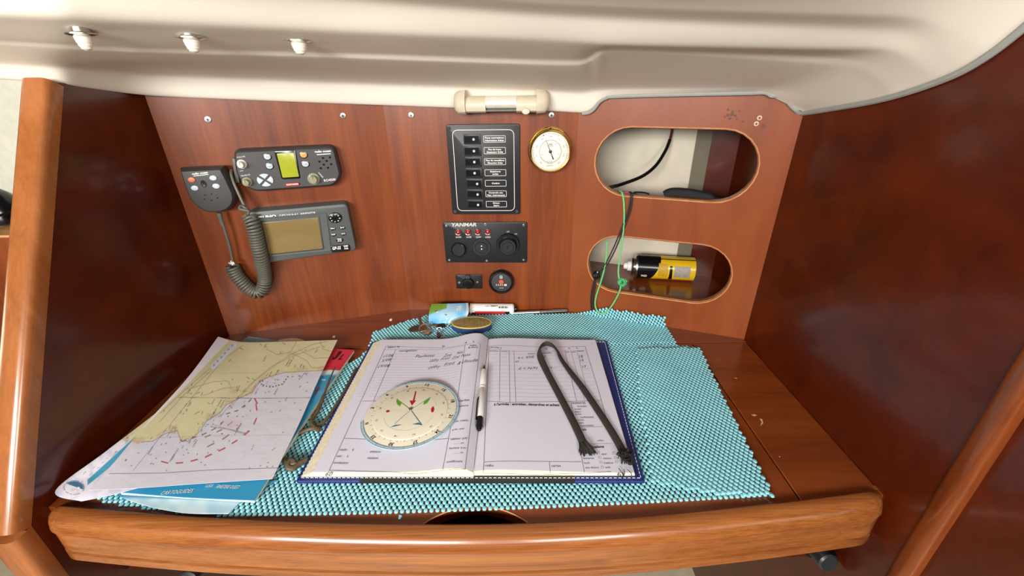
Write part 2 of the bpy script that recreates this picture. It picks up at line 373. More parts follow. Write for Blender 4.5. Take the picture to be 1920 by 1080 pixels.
def R_(fn, g, w): rows.append([fn(u) for u in UC]+[next(PRE)(), g, w])
wx = XR-0.0015
R_(lambda u: Fpt(u, pint(u, vF)), Fpt(1432, 172), onx(1508, 212, wx))
R_(lambda u: Fpt(u, pint(u, vF)-3, 0.004), Fpt(1434, 169, .004), onx(1512, 209, wx))
R_(lambda u: Fpt(u, pint(u, vE)+6, 0.010), Fpt(1450, 166, .01), onx(1530, 206, wx))
R_(lambda u: Fpt(u, pint(u, vE)-2, 0.016), Fpt(1475, 161, .02), onx(1560, 202, wx))
R_(lambda u: ony(u, pint(u, vD2)+2, Yf(u, 'D')+0.006), onx(1590, 131, XR-.033), onx(1640, 187, wx))
R_(lambda u: ony(u, pint(u, vD2)-3, Yf(u, 'D')), onx(1608, 126, XR-.033), onx(1655, 184, wx))
R_(lambda u: ony(u, pint(u, vD2)-11, Yf(u, 'D')-.006), onx(1632, 119, XR-.034), onx(1670, 181, wx))
R_(lambda u: ony(u, pint(u, vD2)-16, Yf(u, 'D')-.016), onx(1642, 112, XR-.035), onx(1685, 177, wx))
R_(lambda u: ony(u, pint(u, vC)+3, Yf(u, 'C')+.008), onx(1685, 92, XR-.038), onx(1745, 155, wx))
R_(lambda u: ony(u, pint(u, vC)-6, Yf(u, 'C')-.004), onx(1694, 84, XR-.039), onx(1760, 150, wx))
R_(lambda u: ony(u, pint(u, vB)+30, Yf(u, 'B')+.014), onx(1718, 64, XR-.040), onx(1795, 134, wx))
R_(lambda u: ony(u, pint(u, vB)+12, Yf(u, 'B')+.006), onx(1732, 50, XR-.042), onx(1818, 122, wx))
R_(lambda u: ony(u, pint(u, vB)-4, Yf(u, 'B')-.024), onx(1746, 33, XR-.044), onx(1845, 106, wx))
R_(lambda u: ony(u, pint(u, vB)-16, Yf(u, 'B')-.030), onx(1756, 20, XR-.046), onx(1866, 92, wx))
R_(lambda u: ony(u, pint(u, vB)-120, Yf(u, 'A')), onx(1835, -90, XR-.06), onx(1955, 16, wx))
R_(lambda u: ony(u, pint(u, vB)-290, Yf(u, 'A')-.09), onx(1960, -280, XR-.09), onx(2080, -110, wx))
for yy, zz in ((0.13, 0.60), (0.10, 0.72), (0.10, 0.95)):
    last = rows[-1]; rows.append([V((p.x, yy, max(zz, p.z+0.02) if i < len(last)-2 else zz+0.01)) for i, p in enumerate(last)])
b = MB(); b.grid(rows); ceil = struct(b.build('ceiling', M_LINER, sharp=None))
sb = ceil.modifiers.new('smooth', 'SUBSURF'); sb.levels = 3; sb.render_levels = 3
mb = MB(); mb.tube(catmull([Fpt(u, v, 0.003) for u, v in ((1092, 213), (1104, 211), (1113, 205), (1124, 191), (1136, 184), (1155, 181), (1300, 177), (1400, 175), (1434, 174), (1447, 180), (1460, 178))], 6), 0.0028, 8)
struct(mb.build('trim_4', M_GASKET))
mb = MB(); mb.tube(catmull([FRT.pt(*FRT.px(1470, 177, .003), .003), FRT.pt(*FRT.px(1480, 194, .003), .003), FRT.pt(*FRT.px(1492, 206, .003), .003), FRT.pt(*FRT.px(1505, 212, .003), .003)] + [onx(u, v, XR-.003) for u, v in ((1560, 204), (1660, 185), (1770, 149), (1846, 109), (1925, 48), (2000, -20))], 8), 0.0032, 8)
struct(mb.build('trim_5', M_GASKET))
# ------------------------------------------------------------------ locker behind the right panel, places beyond the left post, underneath
LKD = 0.155
b = MB(); b.prism(FRT, [(-0.12, 0.02), (0.186, 0.02), (0.186, 0.42), (-0.12, 0.42)], [(0, -LKD-0.01), (0, -LKD)]); struct(b.build('wall_locker_back', M_HULL))
b = MB(); b.prism(FRT, [(0.186, 0.02), (0.212, 0.02), (0.212, 0.42), (0.186, 0.42)], [(0, -LKD-0.012), (0, -LKD+0.004)]); struct(b.build('trim_6', M_OLIVE))
b = MB(); b.prism(FRT, [(0.212, 0.02), (0.30, 0.02), (0.30, 0.42), (0.212, 0.42)], [(0, -LKD-0.01), (0, -LKD+0.008)]); struct(b.build('wall_locker_side', M_WALL))
b = MB(); b.prism(FRT, [(-0.12, 0.186), (0.30, 0.186), (0.30, 0.196), (-0.12, 0.196)], [(0, -LKD), (0, -0.013)]); struct(b.build('trim_7', M_TABLE))
b = MB(); b.prism(FRT, [(-0.12, 0.040), (0.30, 0.040), (0.30, 0.048), (-0.12, 0.048)], [(0, -LKD), (0, -0.013)]); struct(b.build('trim_8', M_TABLE))
b = MB(); b.box((-1.3, 0.98, -0.7), (-0.56, 1.0, 0.6)); struct(b.build('wall_far_left', mat('white_painted_side', (226, 224, 206), 0.5)))
b = MB(); b.box((-1.4, -1.0, -0.72), (0.6, 1.0, -0.70)); struct(b.build('floor', mat('pale_cabin_sole', (206, 190, 160), 0.4)))
# galley cabinet and black bag beyond the post
p = ony(0, 440, 0.72)
t = thing('cabinet', (-0.80, 0.80, -0.70), 'mahogany cabinet with pale edged top seen left of the honey coloured post', 'cabinet')
b = MB(); b.box((-1.05, 0.72, -0.70), (-0.60, 0.975, p.z-0.004)); b.build('body', M_PANEL, t)
b = MB(); b.box((-1.05, 0.716, p.z-0.004), (-0.598, 0.975, p.z)); b.build('top_edge', M_PLY, t)
b = MB(); pb = ony(-8, 402, 0.78)
b.tube(catmull([V((pb.x-0.06, 0.79, p.z+0.028)), V((pb.x-0.02, 0.785, p.z+0.045)), V((pb.x+0.012, 0.78, p.z+0.040)), V((pb.x+0.024, 0.78, p.z+0.018)), V((pb.x+0.026, 0.78, p.z+0.005))], 5), [0.02]*3+[0.024]*12+[0.018]*6, 12, ry=0.03)
tag(b.build('bag', M_BLK2, loc=(pb.x, 0.78, p.z)), 'black bag lying on the cabinet left of the honey coloured post', 'bag')
# ------------------------------------------------------------------ chart table
RAILIN = [(96, 944), (150, 948), (250, 957), (400, 968), (640, 978), (900, 980), (1100, 973), (1300, 957), (1500, 935), (1640, 916), (1672, 911)]
rin = [onz(u, v, 0.005) for u, v in RAILIN]; rin[0].x = XL+0.012; rin[-1].x = XR-0.006
ct = thing('chart_table', (0, 0.48, -0.15), 'built-in varnished mahogany chart table with rounded honey wood front rail', 'table')
lidy = 0.294; xs0, xs1 = XL+0.0005, 0.3118
arc = []
cx, ch, sg = -0.0405, 0.050, 0.0165; r0 = ((ch*ch)+sg*sg)/(2*sg); ycc = 0.3035+sg-r0
for k in range(17):
    x = cx-ch-0.006+(2*ch+0.012)*k/16; arc.append((x, ycc+math.sqrt(max(r0*r0-(x-cx)**2, 0))))
fy = [(xs0, 0.335), (-0.42, 0.318), (-0.3, 0.305), (-0.15, 0.2985)]; fy2 = [(0.06, 0.2985), (0.16, 0.302), (0.25, 0.311), (xs1, 0.319)]
lidp = [(x, y-0.006) for x, y in fy]+[(arc[0][0], 0.2925)]+arc+[(arc[-1][0], 0.2925)]+[(x, y-0.006) for x, y in fy2]+[(xs1, 0.6285), (xs0, 0.6285)]
b = MB(); b.prism(FT, lidp, [(0, -0.014), (0, -0.0008), (0.0008, 0)]); lid = b.build('lid', M_TABLE, ct)
b = MB(); pts = [(x, y, 0.0002) for x, y in arc]; b.tube(pts, 0.0007, 6).build('finger_hole_edge', M_PLY, lid)
b = MB(); b.prism(FT, [(0.3136, 0.312), (XR-0.0004, 0.328), (XR-0.0004, 0.6285), (0.3136, 0.6285)], [(0, -0.014), (0, -0.0008), (0.0008, 0)]); b.build('fixed_side_board', M_TABLE, ct)
b = MB(); b.prism(FT, [(xs0, 0.6300), (XR-0.0004, 0.6300), (PR1.x-.0005, PR1.y-0.0005), (PC1.x, PC1.y-0.001), (PL1.x, PL1.y-0.001), (PL0.x+.0005, PL0.y-.0005)], [(0, -0.014), (0, 0.0012)]); b.build('back_ledge', M_TABLE, ct)
prof = [(-0.002, -0.016), (-0.0005, 0.001), (0.0008, 0.0040), (0.004, 0.0068), (0.009, 0.0078), (0.014, 0.0066), (0.019, 0.0030), (0.0222, -0.0025), (0.0240, -0.0085), (0.0236, -0.0105), (0.0212, -0.0112), (0.0206, -0.0128), (0.0222, -0.0142), (0.0228, -0.0400), (0.0206, -0.0412), (0.0206, -0.0422), (0.0236, -0.0436), (0.0240, -0.0530), (0.0225, -0.0560), (0.006, -0.0560), (-0.002, -0.050)]
path = catmull([V((p.x, p.y, 0)) for p in rin], 8)
mb = MB(); vs = []; k = len(prof); n = len(path)
tot = path[-1].x-path[0].x
for i, p in enumerate(path):
    tt = (path[min(i+1, n-1)]-path[max(i-1, 0)]).normalized(); out = V((tt.y, -tt.x, 0))
    e = min(p.x-path[0].x, path[-1].x-p.x); q = min(1, e/0.022); sc = math.sqrt(max(0, 1-(1-q)**2)); sc = 0.30+0.70*sc
    vs += [p+out*(d*sc)+V((0, 0, z*(-0.35+1.35*sc) if z > 0 else z)) for d, z in prof]
fs = [(i*k+j, i*k+(j+1) % k, (i+1)*k+(j+1) % k, (i+1)*k+j) for i in range(n-1) for j in range(k)]+[tuple(range(k)), tuple(range((n-1)*k, n*k))]
mb.add(vs, fs).build('front_rail', M_RAIL, ct, sharp=28)
b = MB(); b.box((XL+0.004, 0.361, -0.165), (XR-0.004, 0.372, -0.015)); b.build('apron', M_WALL, ct)
b = MB(); b.box((XL+0.004, 0.373, -0.165), (XR-0.004, 0.74, -0.158)); b.build('locker_bottom', M_WALL, ct)
b = MB(); b.box((-0.25, 0.2975, -0.050), (0.17, 0.362, -0.046)); b.build('finger_hole_blocker', M_WALL, ct)  # added board that hides the pale floor so the finger hole looks dark
# ------------------------------------------------------------------ screws on the back panels
def screw(fr, u, v, par, r=0.0042, h=0.0, m=None):
    a, c = fr.px(u, v, h); f = fr.sub(a, c, h); mb = MB()
    mb.lathe(f, 0, 0, [(r*1.15, 0), (r*1.15, 0.0004), (r, 0.0012), (r*0.5, 0.0014)], 14); o = mb.build('screw', m or M_SILV, par)
    if par.parent is None:
        mb = MB(); mb.prism(f, rrect(0, 0, r*1.1, r*0.28, 0.0001, 1), [(0, 0.0013), (0, 0.0016)]); mb.prism(f, rrect(0, 0, r*0.28, r*1.1, 0.0001, 1), [(0, 0.0013), (0, 0.0016)]); mb.build('slot', M_BLK2, o)
    return o
for fr, u, v, par in ((FL, 390, 224, wbl), (FL, 643, 217, wbl), (FC, 771, 216, wbc), (FC, 1034, 216, wbc)): screw(fr, u, v, par)
M_STAIN = mat('dark_damp_stain', (84, 30, 14), .5, var=.2); M_SCUFF = mat('pale_scuff', (206, 170, 140), .5)
rs = random.Random(11)
for u, v, r in ((1364, 216, 3), (1372, 214, 3.5), (1368, 222, 2.5), (1378, 217, 2.6), (1359, 219, 2), (1387, 208, 2), (1365, 206, 2), (1393, 228, 2.2), (1381, 224, 1.6), (1432, 236, 3.2), (1374, 209, 2)):
    a, c = FRT.px(u, v, .0002); k = r*.0009
    pts = [(a+k*rs.uniform(.5, 1.2)*math.cos(2*math.pi*i/9), c+k*rs.uniform(.5, 1.2)*math.sin(2*math.pi*i/9)) for i in range(9)]
    MB().poly(FRT, pts, .00025).build('damp_stain', M_STAIN, wbr)
for u, v in ((1418, 232), (1424, 221)): screw(FRT, u, v, wbr, .0032, 0, M_SCUFF)
for pts in (((1408, 778), (1414, 781), (1420, 779), (1414, 777)), ((1424, 785), (1428, 792), (1425, 799), (1431, 794), (1429, 786)), ((1376, 708), (1382, 709), (1381, 711)), ((1460, 857), (1462, 855), (1463, 858))):
    MB().poly(FT, [onz(u, v, 0)[:2] for u, v in pts], .0003).build('scuff_mark', M_SCUFF, ct)
# ------------------------------------------------------------------ VHF radio
def relief(par, name, fr, pts, h0, h1, m, bev=0.0008, inner=0.0, sharp=35):
    mb = MB(); mb.prism(fr, pts, [(0, h0), (0, h1-bev), (bev*0.35, h1-bev*0.3), (bev+inner, h1)]); return mb.build(name, m, par, sharp)
def loc(fr, u, v, h=0): a, c = fr.px(u, v, h); return fr.pt(a, c, 0)
def epx(fr, u, v, ru, rv, h, n=20):
    a, c = fr.px(u, v, h); r1 = fr.px(u+ru, v, h); r2 = fr.px(u, v-rv, h)
    return ell(a, c, math.hypot(r1[0]-a, r1[1]-c), math.hypot(r2[0]-a, r2[1]-c), n)
hR = 0.022
t = thing('marine_radio', loc(FL, 540, 355), 'charcoal marine radio with green screen and round knobs on the mahogany panel', 'radio')
out = FL.pl([(439, 284), (625, 275.6), (639, 330), (626, 347.6), (472, 359), (444, 333)], hR)
out = fillet(out, [0.006, 0.009, 0.012, 0.012, 0.016, 0.016], 5)
mb = MB(); mb.prism(FL, inset(out, -0.002), [(0, 0), (0, hR-0.007), (0.002, hR-0.002), (0.004, hR)]); body = mb.build('body', M_DARKG, t)
brk = fillet(FL.pl([(434, 297), (441, 297), (449, 343), (442, 343)], 0.012), 0.001, 2); relief(t, 'bracket', FL, brk, 0, 0.012, M_CORD)
scr = relief(t, 'screen_bezel', FL, fillet(FL.pl([(513.5, 282.5), (554.5, 280.5), (564, 335), (528.5, 336.5)], hR), 0.003, 3), hR-.001, hR+.0008, M_BLK2)
relief(t, 'screen', FL, fillet(FL.pl([(519, 288), (551, 286.3), (561, 331), (530, 333)], hR), 0.0012, 2), hR, hR+.0012, M_LCDG, .0003)
for u, v, m in ((501.4, 294, M_BTN), (505.6, 311.5, M_BTN), (569.4, 290.4, M_BTNG), (572.8, 307.5, M_BTN)):
    relief(t, 'button_surround', FL, epx(FL, u, v, 8.2, 6.6, hR), hR-.001, hR+.0006, M_BLK2, .0003)
    o = relief(t, 'button', FL, epx(FL, u, v, 6.7, 5.2, hR), hR, hR+.0022, m, .001)
    mb = MB(); mb.tpx(FL, u-3.6, v+1.2, u+3.6, v+0.9, 'SCAN' if v > 300 else 'CH16', 2, hR+.0023).build('lettering', M_DARKG, o)
for u, v, r, m in ((454, 307.5, 10, M_KNOBL), (463.8, 340.6, 10, M_KNOB), (588.5, 335, 12, M_KNOB)):
    a, c = FL.px(u, v, hR); q = FL.px(u+r, v, hR); rr = abs(q[0]-a)*0.98; f = FL.sub(a, c, hR)
    mb = MB(); mb.lathe(f, 0, 0, [(rr, -.001), (rr, 0.002), (rr*.9, 0.003), (rr*.72, 0.0035), (rr*.66, 0.010), (rr*.58, 0.0115), (rr*.3, .0118)], 18); o = mb.build('knob', m, t)
    mb = MB(); mb.prism(f, rrect(0, rr*.4, rr*.1, rr*.4, .0002, 1), [(0, .0116), (0, .0122)]); mb.build('pointer', M_DARKG, o)
cu, cv = 497.5, 337.5
a, c = FL.px(cu, cv, hR); q = FL.px(cu+15.3, cv, hR); ra = abs(q[0]-a); q = FL.px(cu, cv-12.2, hR); rb = abs(q[1]-c)
for k in range(4):
    a0 = math.radians(45+90*k)+0.16; a1 = math.radians(135+90*k)-0.16
    pts = [(a+0.18*ra*math.cos((a0+a1)/2), c+0.18*rb*math.sin((a0+a1)/2))]+[(a+ra*math.cos(x), c+rb*math.sin(x)) for x in np.linspace(a0, a1, 9)]
    relief(t, 'rocker_key', FL, pts, hR, hR+.0018, M_BTN, .0005)
o = relief(t, 'distress_cover', FL, fillet(FL.pl([(534.5, 343.8), (561, 341.6), (563, 347), (537, 349.5)], hR), .0022, 4), hR, hR+.003, M_RED, .0012)
mb = MB(); mb.tpx(FL, 538, 347.8, 559.5, 346.2, 'DISTRESS', 2.6, hR+.0032, bold=.02).build('lettering', M_WHITE, o)
for x, y in ((1485, 290), (1590, 280), (1432, 345), (1540, 335), (1498, 390), (1608, 383), (1453, 443), (1560, 437)):
    mb = MB(); mb.poly(FL, epx(FL, 420+x/8, 260+y/8, 2.4, 2.0, hR, 10), hR+.0002).build('speaker_hole', M_BLK2, t)
for u0, v0, u1, v1, tx, hp, bo in ((590.6, 286.3, 620.5, 284.6, 'radio ocean', 3.9, .03), (608, 340.8, 629.5, 338.2, 'RO4500', 4.3, .01), (444, 296.5, 460, 294.5, 'VOLUME', 2.4, 0), (450, 322, 456, 321, 'ON', 2, 0), (452, 331, 469, 328.5, 'SQUELCH', 2.4, 0), (596, 324, 605, 334, 'CHANNEL', 2.6, 0)):
    mb = MB(); mb.tpx(FL, u0, v0, u1, v1, tx, hp, hR+.0003, bold=bo); mb.build('lettering', M_WHITE, t)
mb = MB(); mb.lpx(FL, [(594, 290), (620, 288.3)], .0012, hR+.0003); mb.build('underline', M_WHITE, t)
# ------------------------------------------------------------------ handset with coiled cord
hH = 0.030
t = thing('radio_handset', loc(FL, 390, 395), 'charcoal radio handset with four buttons and grey coiled cord left of the radio', 'handset')
Z = lambda x, y: (330+x/9, 300+y/9)
face = [tuple(p) for p in catmull([V(FL.px(*Z(x, y), hH)).to_3d() for x, y in ((930, 560), (945, 650), (925, 735), (870, 800), (770, 850), (640, 868), (500, 850), (395, 795), (290, 700), (205, 545), (150, 400))], 3)]
face = [FL.px(*Z(95, 200), hH), FL.px(*Z(740, 172), hH), FL.px(*Z(835, 350), hH)]+[(p[0], p[1]) for p in face]
mb = MB(); mb.prism(FL, inset(face, -.004), [(.003, 0.004), (0, 0.010), (0, hH-.010), (.002, hH-.003), (.004, hH), (.007, hH+.0006)]); mb.build('body', M_DARKG, t)
mb = MB(); mb.prism(FL, rrect(*FL.px(*Z(480, 400), 0), .03, .02, .003), [(0, 0), (0, .006)]); mb.build('hook_plate', M_BLACK, t)
for x, y, m in ((268, 330, M_BTNO), (322, 470, M_BTN), (632, 300, M_BTN), (683, 437, M_BTN)):
    o = relief(t, 'button', FL, epx(FL, *Z(x, y), 7.2, 4.8, hH), hH, hH+.0025, m, .001)
    u, v = Z(x, y)
    if x > 600:
        up = 1 if y < 400 else -1; mb = MB(); mb.poly(FL, FL.pl([(u-2.4, v+1.2*up), (u+2.4, v+1.2*up), (u, v-2.2*up)], hH), hH+.0027); mb.build('arrow_mark', M_WHITE, o)
mb = MB(); mb.tpx(FL, *Z(275, 252), *Z(540, 222), 'radio ocean', 3.4, hH+.0009, bold=.035); mb.lpx(FL, [Z(295, 270), Z(545, 243)], .001, hH+.0009); mb.build('lettering', M_WHITE, t)
mb = MB(); mb.prism(FL, epx(FL, *Z(470, 400), 7, 8, hH), [(0, hH), (.002, hH+.0012), (.004, hH+.0006)]); mb.build('thumb_dimple', M_BLACK, t)
for x, y in ((490, 590), (600, 575), (700, 640), (480, 660), (600, 680)):
    mb = MB(); mb.poly(FL, epx(FL, *Z(x, y), 1.6, 1.1, hH, 8), hH+.0008).build('microphone_hole', M_BLK2, t)
def atL(u, v, h): return FL.pt(*FL.px(u, v, h), h)
mb = MB(); mb.tube(catmull([atL(411, 399, .018), atL(413, 408, .018), atL(417, 422, .018)], 4), [.0036]*5+[.0028]*4, 10); mb.build('strain_relief', M_CORD, t)
straight = catmull([atL(413, 404, .018), atL(421, 430, .018), atL(430, 460, .017), atL(435, 482, .016), atL(437, 492, .016)], 5)
mb = MB(); mb.tube(straight, .0022, 8); mb.build('cord_lead', M_CORD, t)
core = catmull([atL(435, 498, .016), atL(443, 515, .017), atL(457, 532, .018), atL(472, 545, .018), atL(486, 548, .018), atL(495, 536, .018), atL(496, 515, .019), atL(490, 485, .034), atL(483, 455, .036), atL(476, 425, .036), atL(468, 404, .030)], 40)
L = [0]
for p, q in zip(core[:-1], core[1:]): L.append(L[-1]+(q-p).length)
NT = 47; hel = []; N = NT*12; rad = 0.0098; prev = V((0, 0, 1)); xs = np.array(L)
side = V((0, -1, 0.2))
pts = np.array([[p.x, p.y, p.z] for p in core])
for i in range(N+1):
    s = L[-1]*i/N; p = V([np.interp(s, xs, pts[:, k]) for k in range(3)]); q = V([np.interp(min(s+.002, L[-1]), xs, pts[:, k]) for k in range(3)]); q0 = V([np.interp(max(s-.002, 0), xs, pts[:, k]) for k in range(3)])
    tn = (q-q0).normalized(); sd = (FL.n-tn*FL.n.dot(tn)).normalized(); up = tn.cross(sd); an = 2*math.pi*i/12
    hel.append(p+sd*rad*math.cos(an)+up*rad*math.sin(an))
mb = MB(); mb.tube(hel, .0021, 6); mb.build('coiled_cord', M_CORD, t, sharp=60)
mb = MB(); mb.tube(catmull([hel[-1], atL(466, 396, .036), atL(450, 392, .034), atL(453, 386, .030), atL(466, 394, .030), atL(458, 385, .026), atL(446, 360, .022), atL(437, 340, .018), atL(433, 325, .014), atL(434, 319, .010)], 6), .0024, 8); mb.build('cord_end', M_CORD, t)
for k in range(9):
    mb = MB(); u, v = 436, 493; a = random.uniform(0, 6.28); d = random.uniform(3, 8)
    mb.tube(catmull([atL(u+random.uniform(-3, 3), v+random.uniform(-3, 3), .022), atL(u+d*.6*math.cos(a), v+d*.5*math.sin(a), .026), atL(u+d*math.cos(a+.6), v+d*.6*math.sin(a+.6), .022)], 4), .0009, 5); mb.build('string_tie', M_WHITE, t)
# ------------------------------------------------------------------ GPS navigator
hG = 0.024
t = thing('satellite_navigator', loc(FL, 580, 490), 'slate grey satellite navigator with blank olive screen below the radio', 'navigator')
out = fillet(FL.pl([(462, 397.5), (651, 381), (669.5, 470), (500, 494.5)], hG), [.007, .009, .009, .007], 6)
mb = MB(); mb.prism(FL, out, [(0, 0), (0, hG-.004), (.0015, hG-.001), (.004, hG)]); mb.build('body', M_GPS, t)
inn = fillet(FL.pl([(482, 408), (612, 397), (622, 470), (506, 481.5)], hG), .004, 4)
mb = MB(); mb.prism(FL, inn, [(0, hG-.001), (0, hG+.0010), (.001, hG+.0015), (.003, hG+.0012)]); mb.build('screen_frame', M_GPS, t)
relief(t, 'screen_bezel', FL, fillet(FL.pl([(488.5, 415), (599, 405), (608.5, 467), (502, 478)], hG), .002, 3), hG, hG+.0018, M_DARKG, .0005)
relief(t, 'screen', FL, fillet(FL.pl([(491.5, 417), (596.5, 407.5), (605.6, 465.3), (504.8, 475.8)], hG), .001, 2), hG, hG+.0022, M_LCDB, .0004)
o = relief(t, 'cursor_pad', FL, epx(FL, 628.5, 408.2, 13, 10, hG), hG, hG+.003, M_BLK2, .0015)
for k in range(8):
    an = k*math.pi/4; u, v = 628.5+8.5*math.cos(an), 408.2+6.6*math.sin(an); d = (math.cos(an), math.sin(an)*.8)
    mb = MB(); mb.poly(FL, FL.pl([(u+d[0]*2, v+d[1]*2), (u-d[1]*1.2-d[0], v+d[0]*1.2-d[1]), (u+d[1]*1.2-d[0], v-d[0]*1.2-d[1])], hG), hG+.0032); mb.build('arrow_mark', M_WHITE, o)
for x, y, w, h, s in ((995, 585, 5.2, 3.0, 'MENU'), (1055, 580, 5.2, 3.0, 'ENT'), (1000, 622, 5.2, 3.0, 'DISP'), (1060, 617, 5.2, 3.0, 'GOTO'), (1038, 655, 7, 4.6, 'MARK')):
    u, v = 320+x/3.274, 250+y/3.274
    o = relief(t, 'key', FL, epx(FL, u, v, w, h, hG, 14), hG, hG+.002, M_BLK2, .0008)
    mb = MB()
    if s == 'MARK': mb.tpx(FL, u-4, v-.3, u+4, v-.7, 'MARK', 2.6, hG+.0021, bold=.02); mb.tpx(FL, u-3.6, v+3.2, u+3.6, v+2.8, 'MOB', 2.6, hG+.0021, bold=.02)
    else: mb.tpx(FL, u-3.8, v+1.2, u+3.8, v+.8, s, 2.6, hG+.0021, bold=.02)
    mb.build('lettering', M_WHITE, o)
o = relief(t, 'power_key', FL, fillet(FL.pl([(619, 461), (655, 457.5), (658, 469.5), (622, 473.5)], hG), .004, 5), hG, hG+.002, M_BLK2, .0008)
mb = MB(); mb.tpx(FL, 623.5, 468.5, 639.5, 466.8, 'GP-32', 5.2, hG+.0021, bold=.03, shear=.25); mb.build('lettering', M_WHITE, o)
mb = MB(); mb.tpx(FL, 645, 463.5, 652.5, 462.6, 'DIM', 3, hG+.0021, bold=.03); mb.build('lettering', M_WHITE, o); mb = MB(); mb.tpx(FL, 646, 468, 653.5, 467, 'PWR', 3, hG+.0021, bold=.03); mb.build('lettering', M_WHITE, o)
mb = MB(); mb.tpx(FL, 474, 411.3, 518.5, 407, 'FURUNO', 4.6, hG+.0012, bold=.05); mb.tpx(FL, 524, 406.6, 560, 403.4, 'GPS/WAAS', 4.0, hG+.0012, bold=.0); mb.tpx(FL, 564, 402.8, 592, 400.4, 'NAVIGATOR', 3.6, hG+.0012, bold=.02)
mb.build('lettering', M_WHITE, t)
# ------------------------------------------------------------------ switch panel
hS = 0.004
t = thing('switch_panel', loc(FC, 906, 402), 'tall black switch panel with seven rockers and white bordered labels', 'switch panel')
a0, a1, b0, b1 = 0.1005, 0.2212, 0.1984, 0.3492
relief(t, 'plate', FC, rrect((a0+a1)/2, (b0+b1)/2, a1-a0, b1-b0, .004), 0, hS, M_BLACK, .001)
mb = MB(); mb.line(FC, rrect((a0+a1)/2, (b0+b1)/2-.001, (a1-a0)*.835, (b1-b0)*.895, .009, 6), .0009, hS+.0002, closed=True); mb.build('border_line', M_WHITE, t)
for a, c in ((a0+.005, b1-.006), (a1-.006, b1-.006), (a0+.005, b0+.005), (a1-.006, b0+.005)):
    mb = MB(); mb.lathe(FC.sub(a, c, hS), 0, 0, [(.003, 0), (.003, .0008), (.0018, .0014), (.0008, .0008)], 12); mb.build('screw', M_DARKG, t)
ys = [261, 282.8, 303.2, 324, 343.7, 363.5, 382.8]; swx = [884.9, 886, 886.8, 887.7, 888.3, 889.3, 889.9]; dtx = [888.5, 889.2, 889.9, 890.4, 895.4, 896.2, 897]
lbx = [927.9, 928.2, 928.6, 929, 929.3, 929.6, 930]
LB = [('Feux navigations', 'Navigation lights'), ('Feu de hune', 'Steaming light'), ('Feu de mouillage', 'Mooring light'), ('Eclairage', 'Light'), ('Confort',), ('Controle nav.', 'Nav. instruments'), ('Divers', 'Spare')]
pos = [FC.px(swx[i], ys[i], hS)[1] for i in range(7)]
sa = sum(FC.px(swx[i], ys[i], hS)[0] for i in range(7))/7; la = sum(FC.px(lbx[i], ys[i], hS)[0] for i in range(7))/7
for i in range(7):
    c = pos[i]
    o = relief(t, 'switch_frame', FC, rrect(sa+.001, c, .0285, .0165, .001, 2), hS, hS+.0012, M_DARKG if False else M_BLACK, .0004)
    mb = MB(); f = FC.sub(sa, c, hS+.0008); tilt = .0016 if i >= 4 else -.0016
    w, h = .0235, .0105; hh = [(-w/2, .0024-tilt), (0, .0012), (w/2, .0024+tilt)]
    vs = []; fs = []
    for x, z in hh: vs += [f.pt(x, -h/2, 0), f.pt(x, -h/2, z), f.pt(x, h/2, z), f.pt(x, h/2, 0)]
    fs = [(k*4+j, k*4+j+1, k*4+j+5, k*4+j+4) for k in (0, 1) for j in range(3)]+[(0, 3, 2, 1), (8, 9, 10, 11)]
    mb.add(vs, fs); rk = mb.build('rocker', M_BLK2, t, sharp=20)
    da = FC.px(dtx[i], ys[i], hS)[0]; mb = MB(); mb.lathe(FC, da, c, [(.0021, hS+.001), (.0021, hS+.0042+(tilt if da > sa+.004 else 0)), (.0012, hS+.0046+(tilt if da > sa+.004 else 0))], 12); mb.build('dot', mat('switch_dot', (200, 196, 188), .4) if i == 0 else bpy.data.materials['switch_dot'], rk)
    mb = MB(); mb.line(FC, rrect(la, c, .0358, .0102, .0009, 2), .0006, hS+.0002, closed=True); mb.build('label_frame', M_WHITE, t)
    mb = MB(); tx = LB[i]
    for k, s in enumerate(tx):
        w = min(.031, .00195*len(s)); y = c-.0012 if len(tx) == 1 else (c+.0008 if k == 0 else c-.0034)
        mb.text(FC, (la-w/2, y), (la+w/2, y), s, .0025, hS+.0003, bold=.03)
    mb.build('lettering', M_WHITE, t)
# ------------------------------------------------------------------ engine panel
hE = 0.004; E_ = lambda x, y: (820+x/6.967, 405+y/6.967)
t = thing('engine_panel', loc(FC, 912, 492), 'wide black engine panel with four red warning lamps and ignition lock', 'engine panel')
relief(t, 'plate', FC, rrect(.1574, .1446, .1522, .0785, .004), 0, hE, M_BLACK, .001)
def at2(x, y, h=hE): return FC.px(*E_(x, y), h)
mm = .96e-3/6.967
for x, y in ((275, 207), (403, 207), (530, 205), (660, 203)):
    a, c = at2(x, y); f = FC.sub(a, c, hE); mb = MB(); mb.lathe(f, 0, 0, [(.0063, -.001), (.0063, .002), (.0058, .0028), (.005, .0024), (.0046, .0012)], 20); o = mb.build('lamp_ring', M_SILV, t)
    mb = MB(); mb.lathe(f, 0, 0, [(.0047, .0012), (.0044, .003), (.0034, .0046), (.0018, .0054), (.0006, .0056)], 18); mb.build('lamp_lens', M_LAMP, o)
a, c = at2(283, 430); f = FC.sub(a, c, hE)
mb = MB(); mb.lathe(f, 0, 0, [(.0135, -.001), (.0135, .006), (.0128, .0075), (.0118, .008), (.0112, .0074), (.004, .0074)], 28); mb.build('push_button', M_BLK2, t)
a, c = at2(580, 405); f = FC.sub(a, c, hE)
mb = MB(); mb.lathe(f, 0, 0, [(.0172, -.001), (.0172, .0012), (.0165, .002), (.0125, .002), (.0118, .0012), (.0102, .0012), (.0096, .003), (.004, .003)], 32); o = mb.build('buzzer', M_BLACK, t)
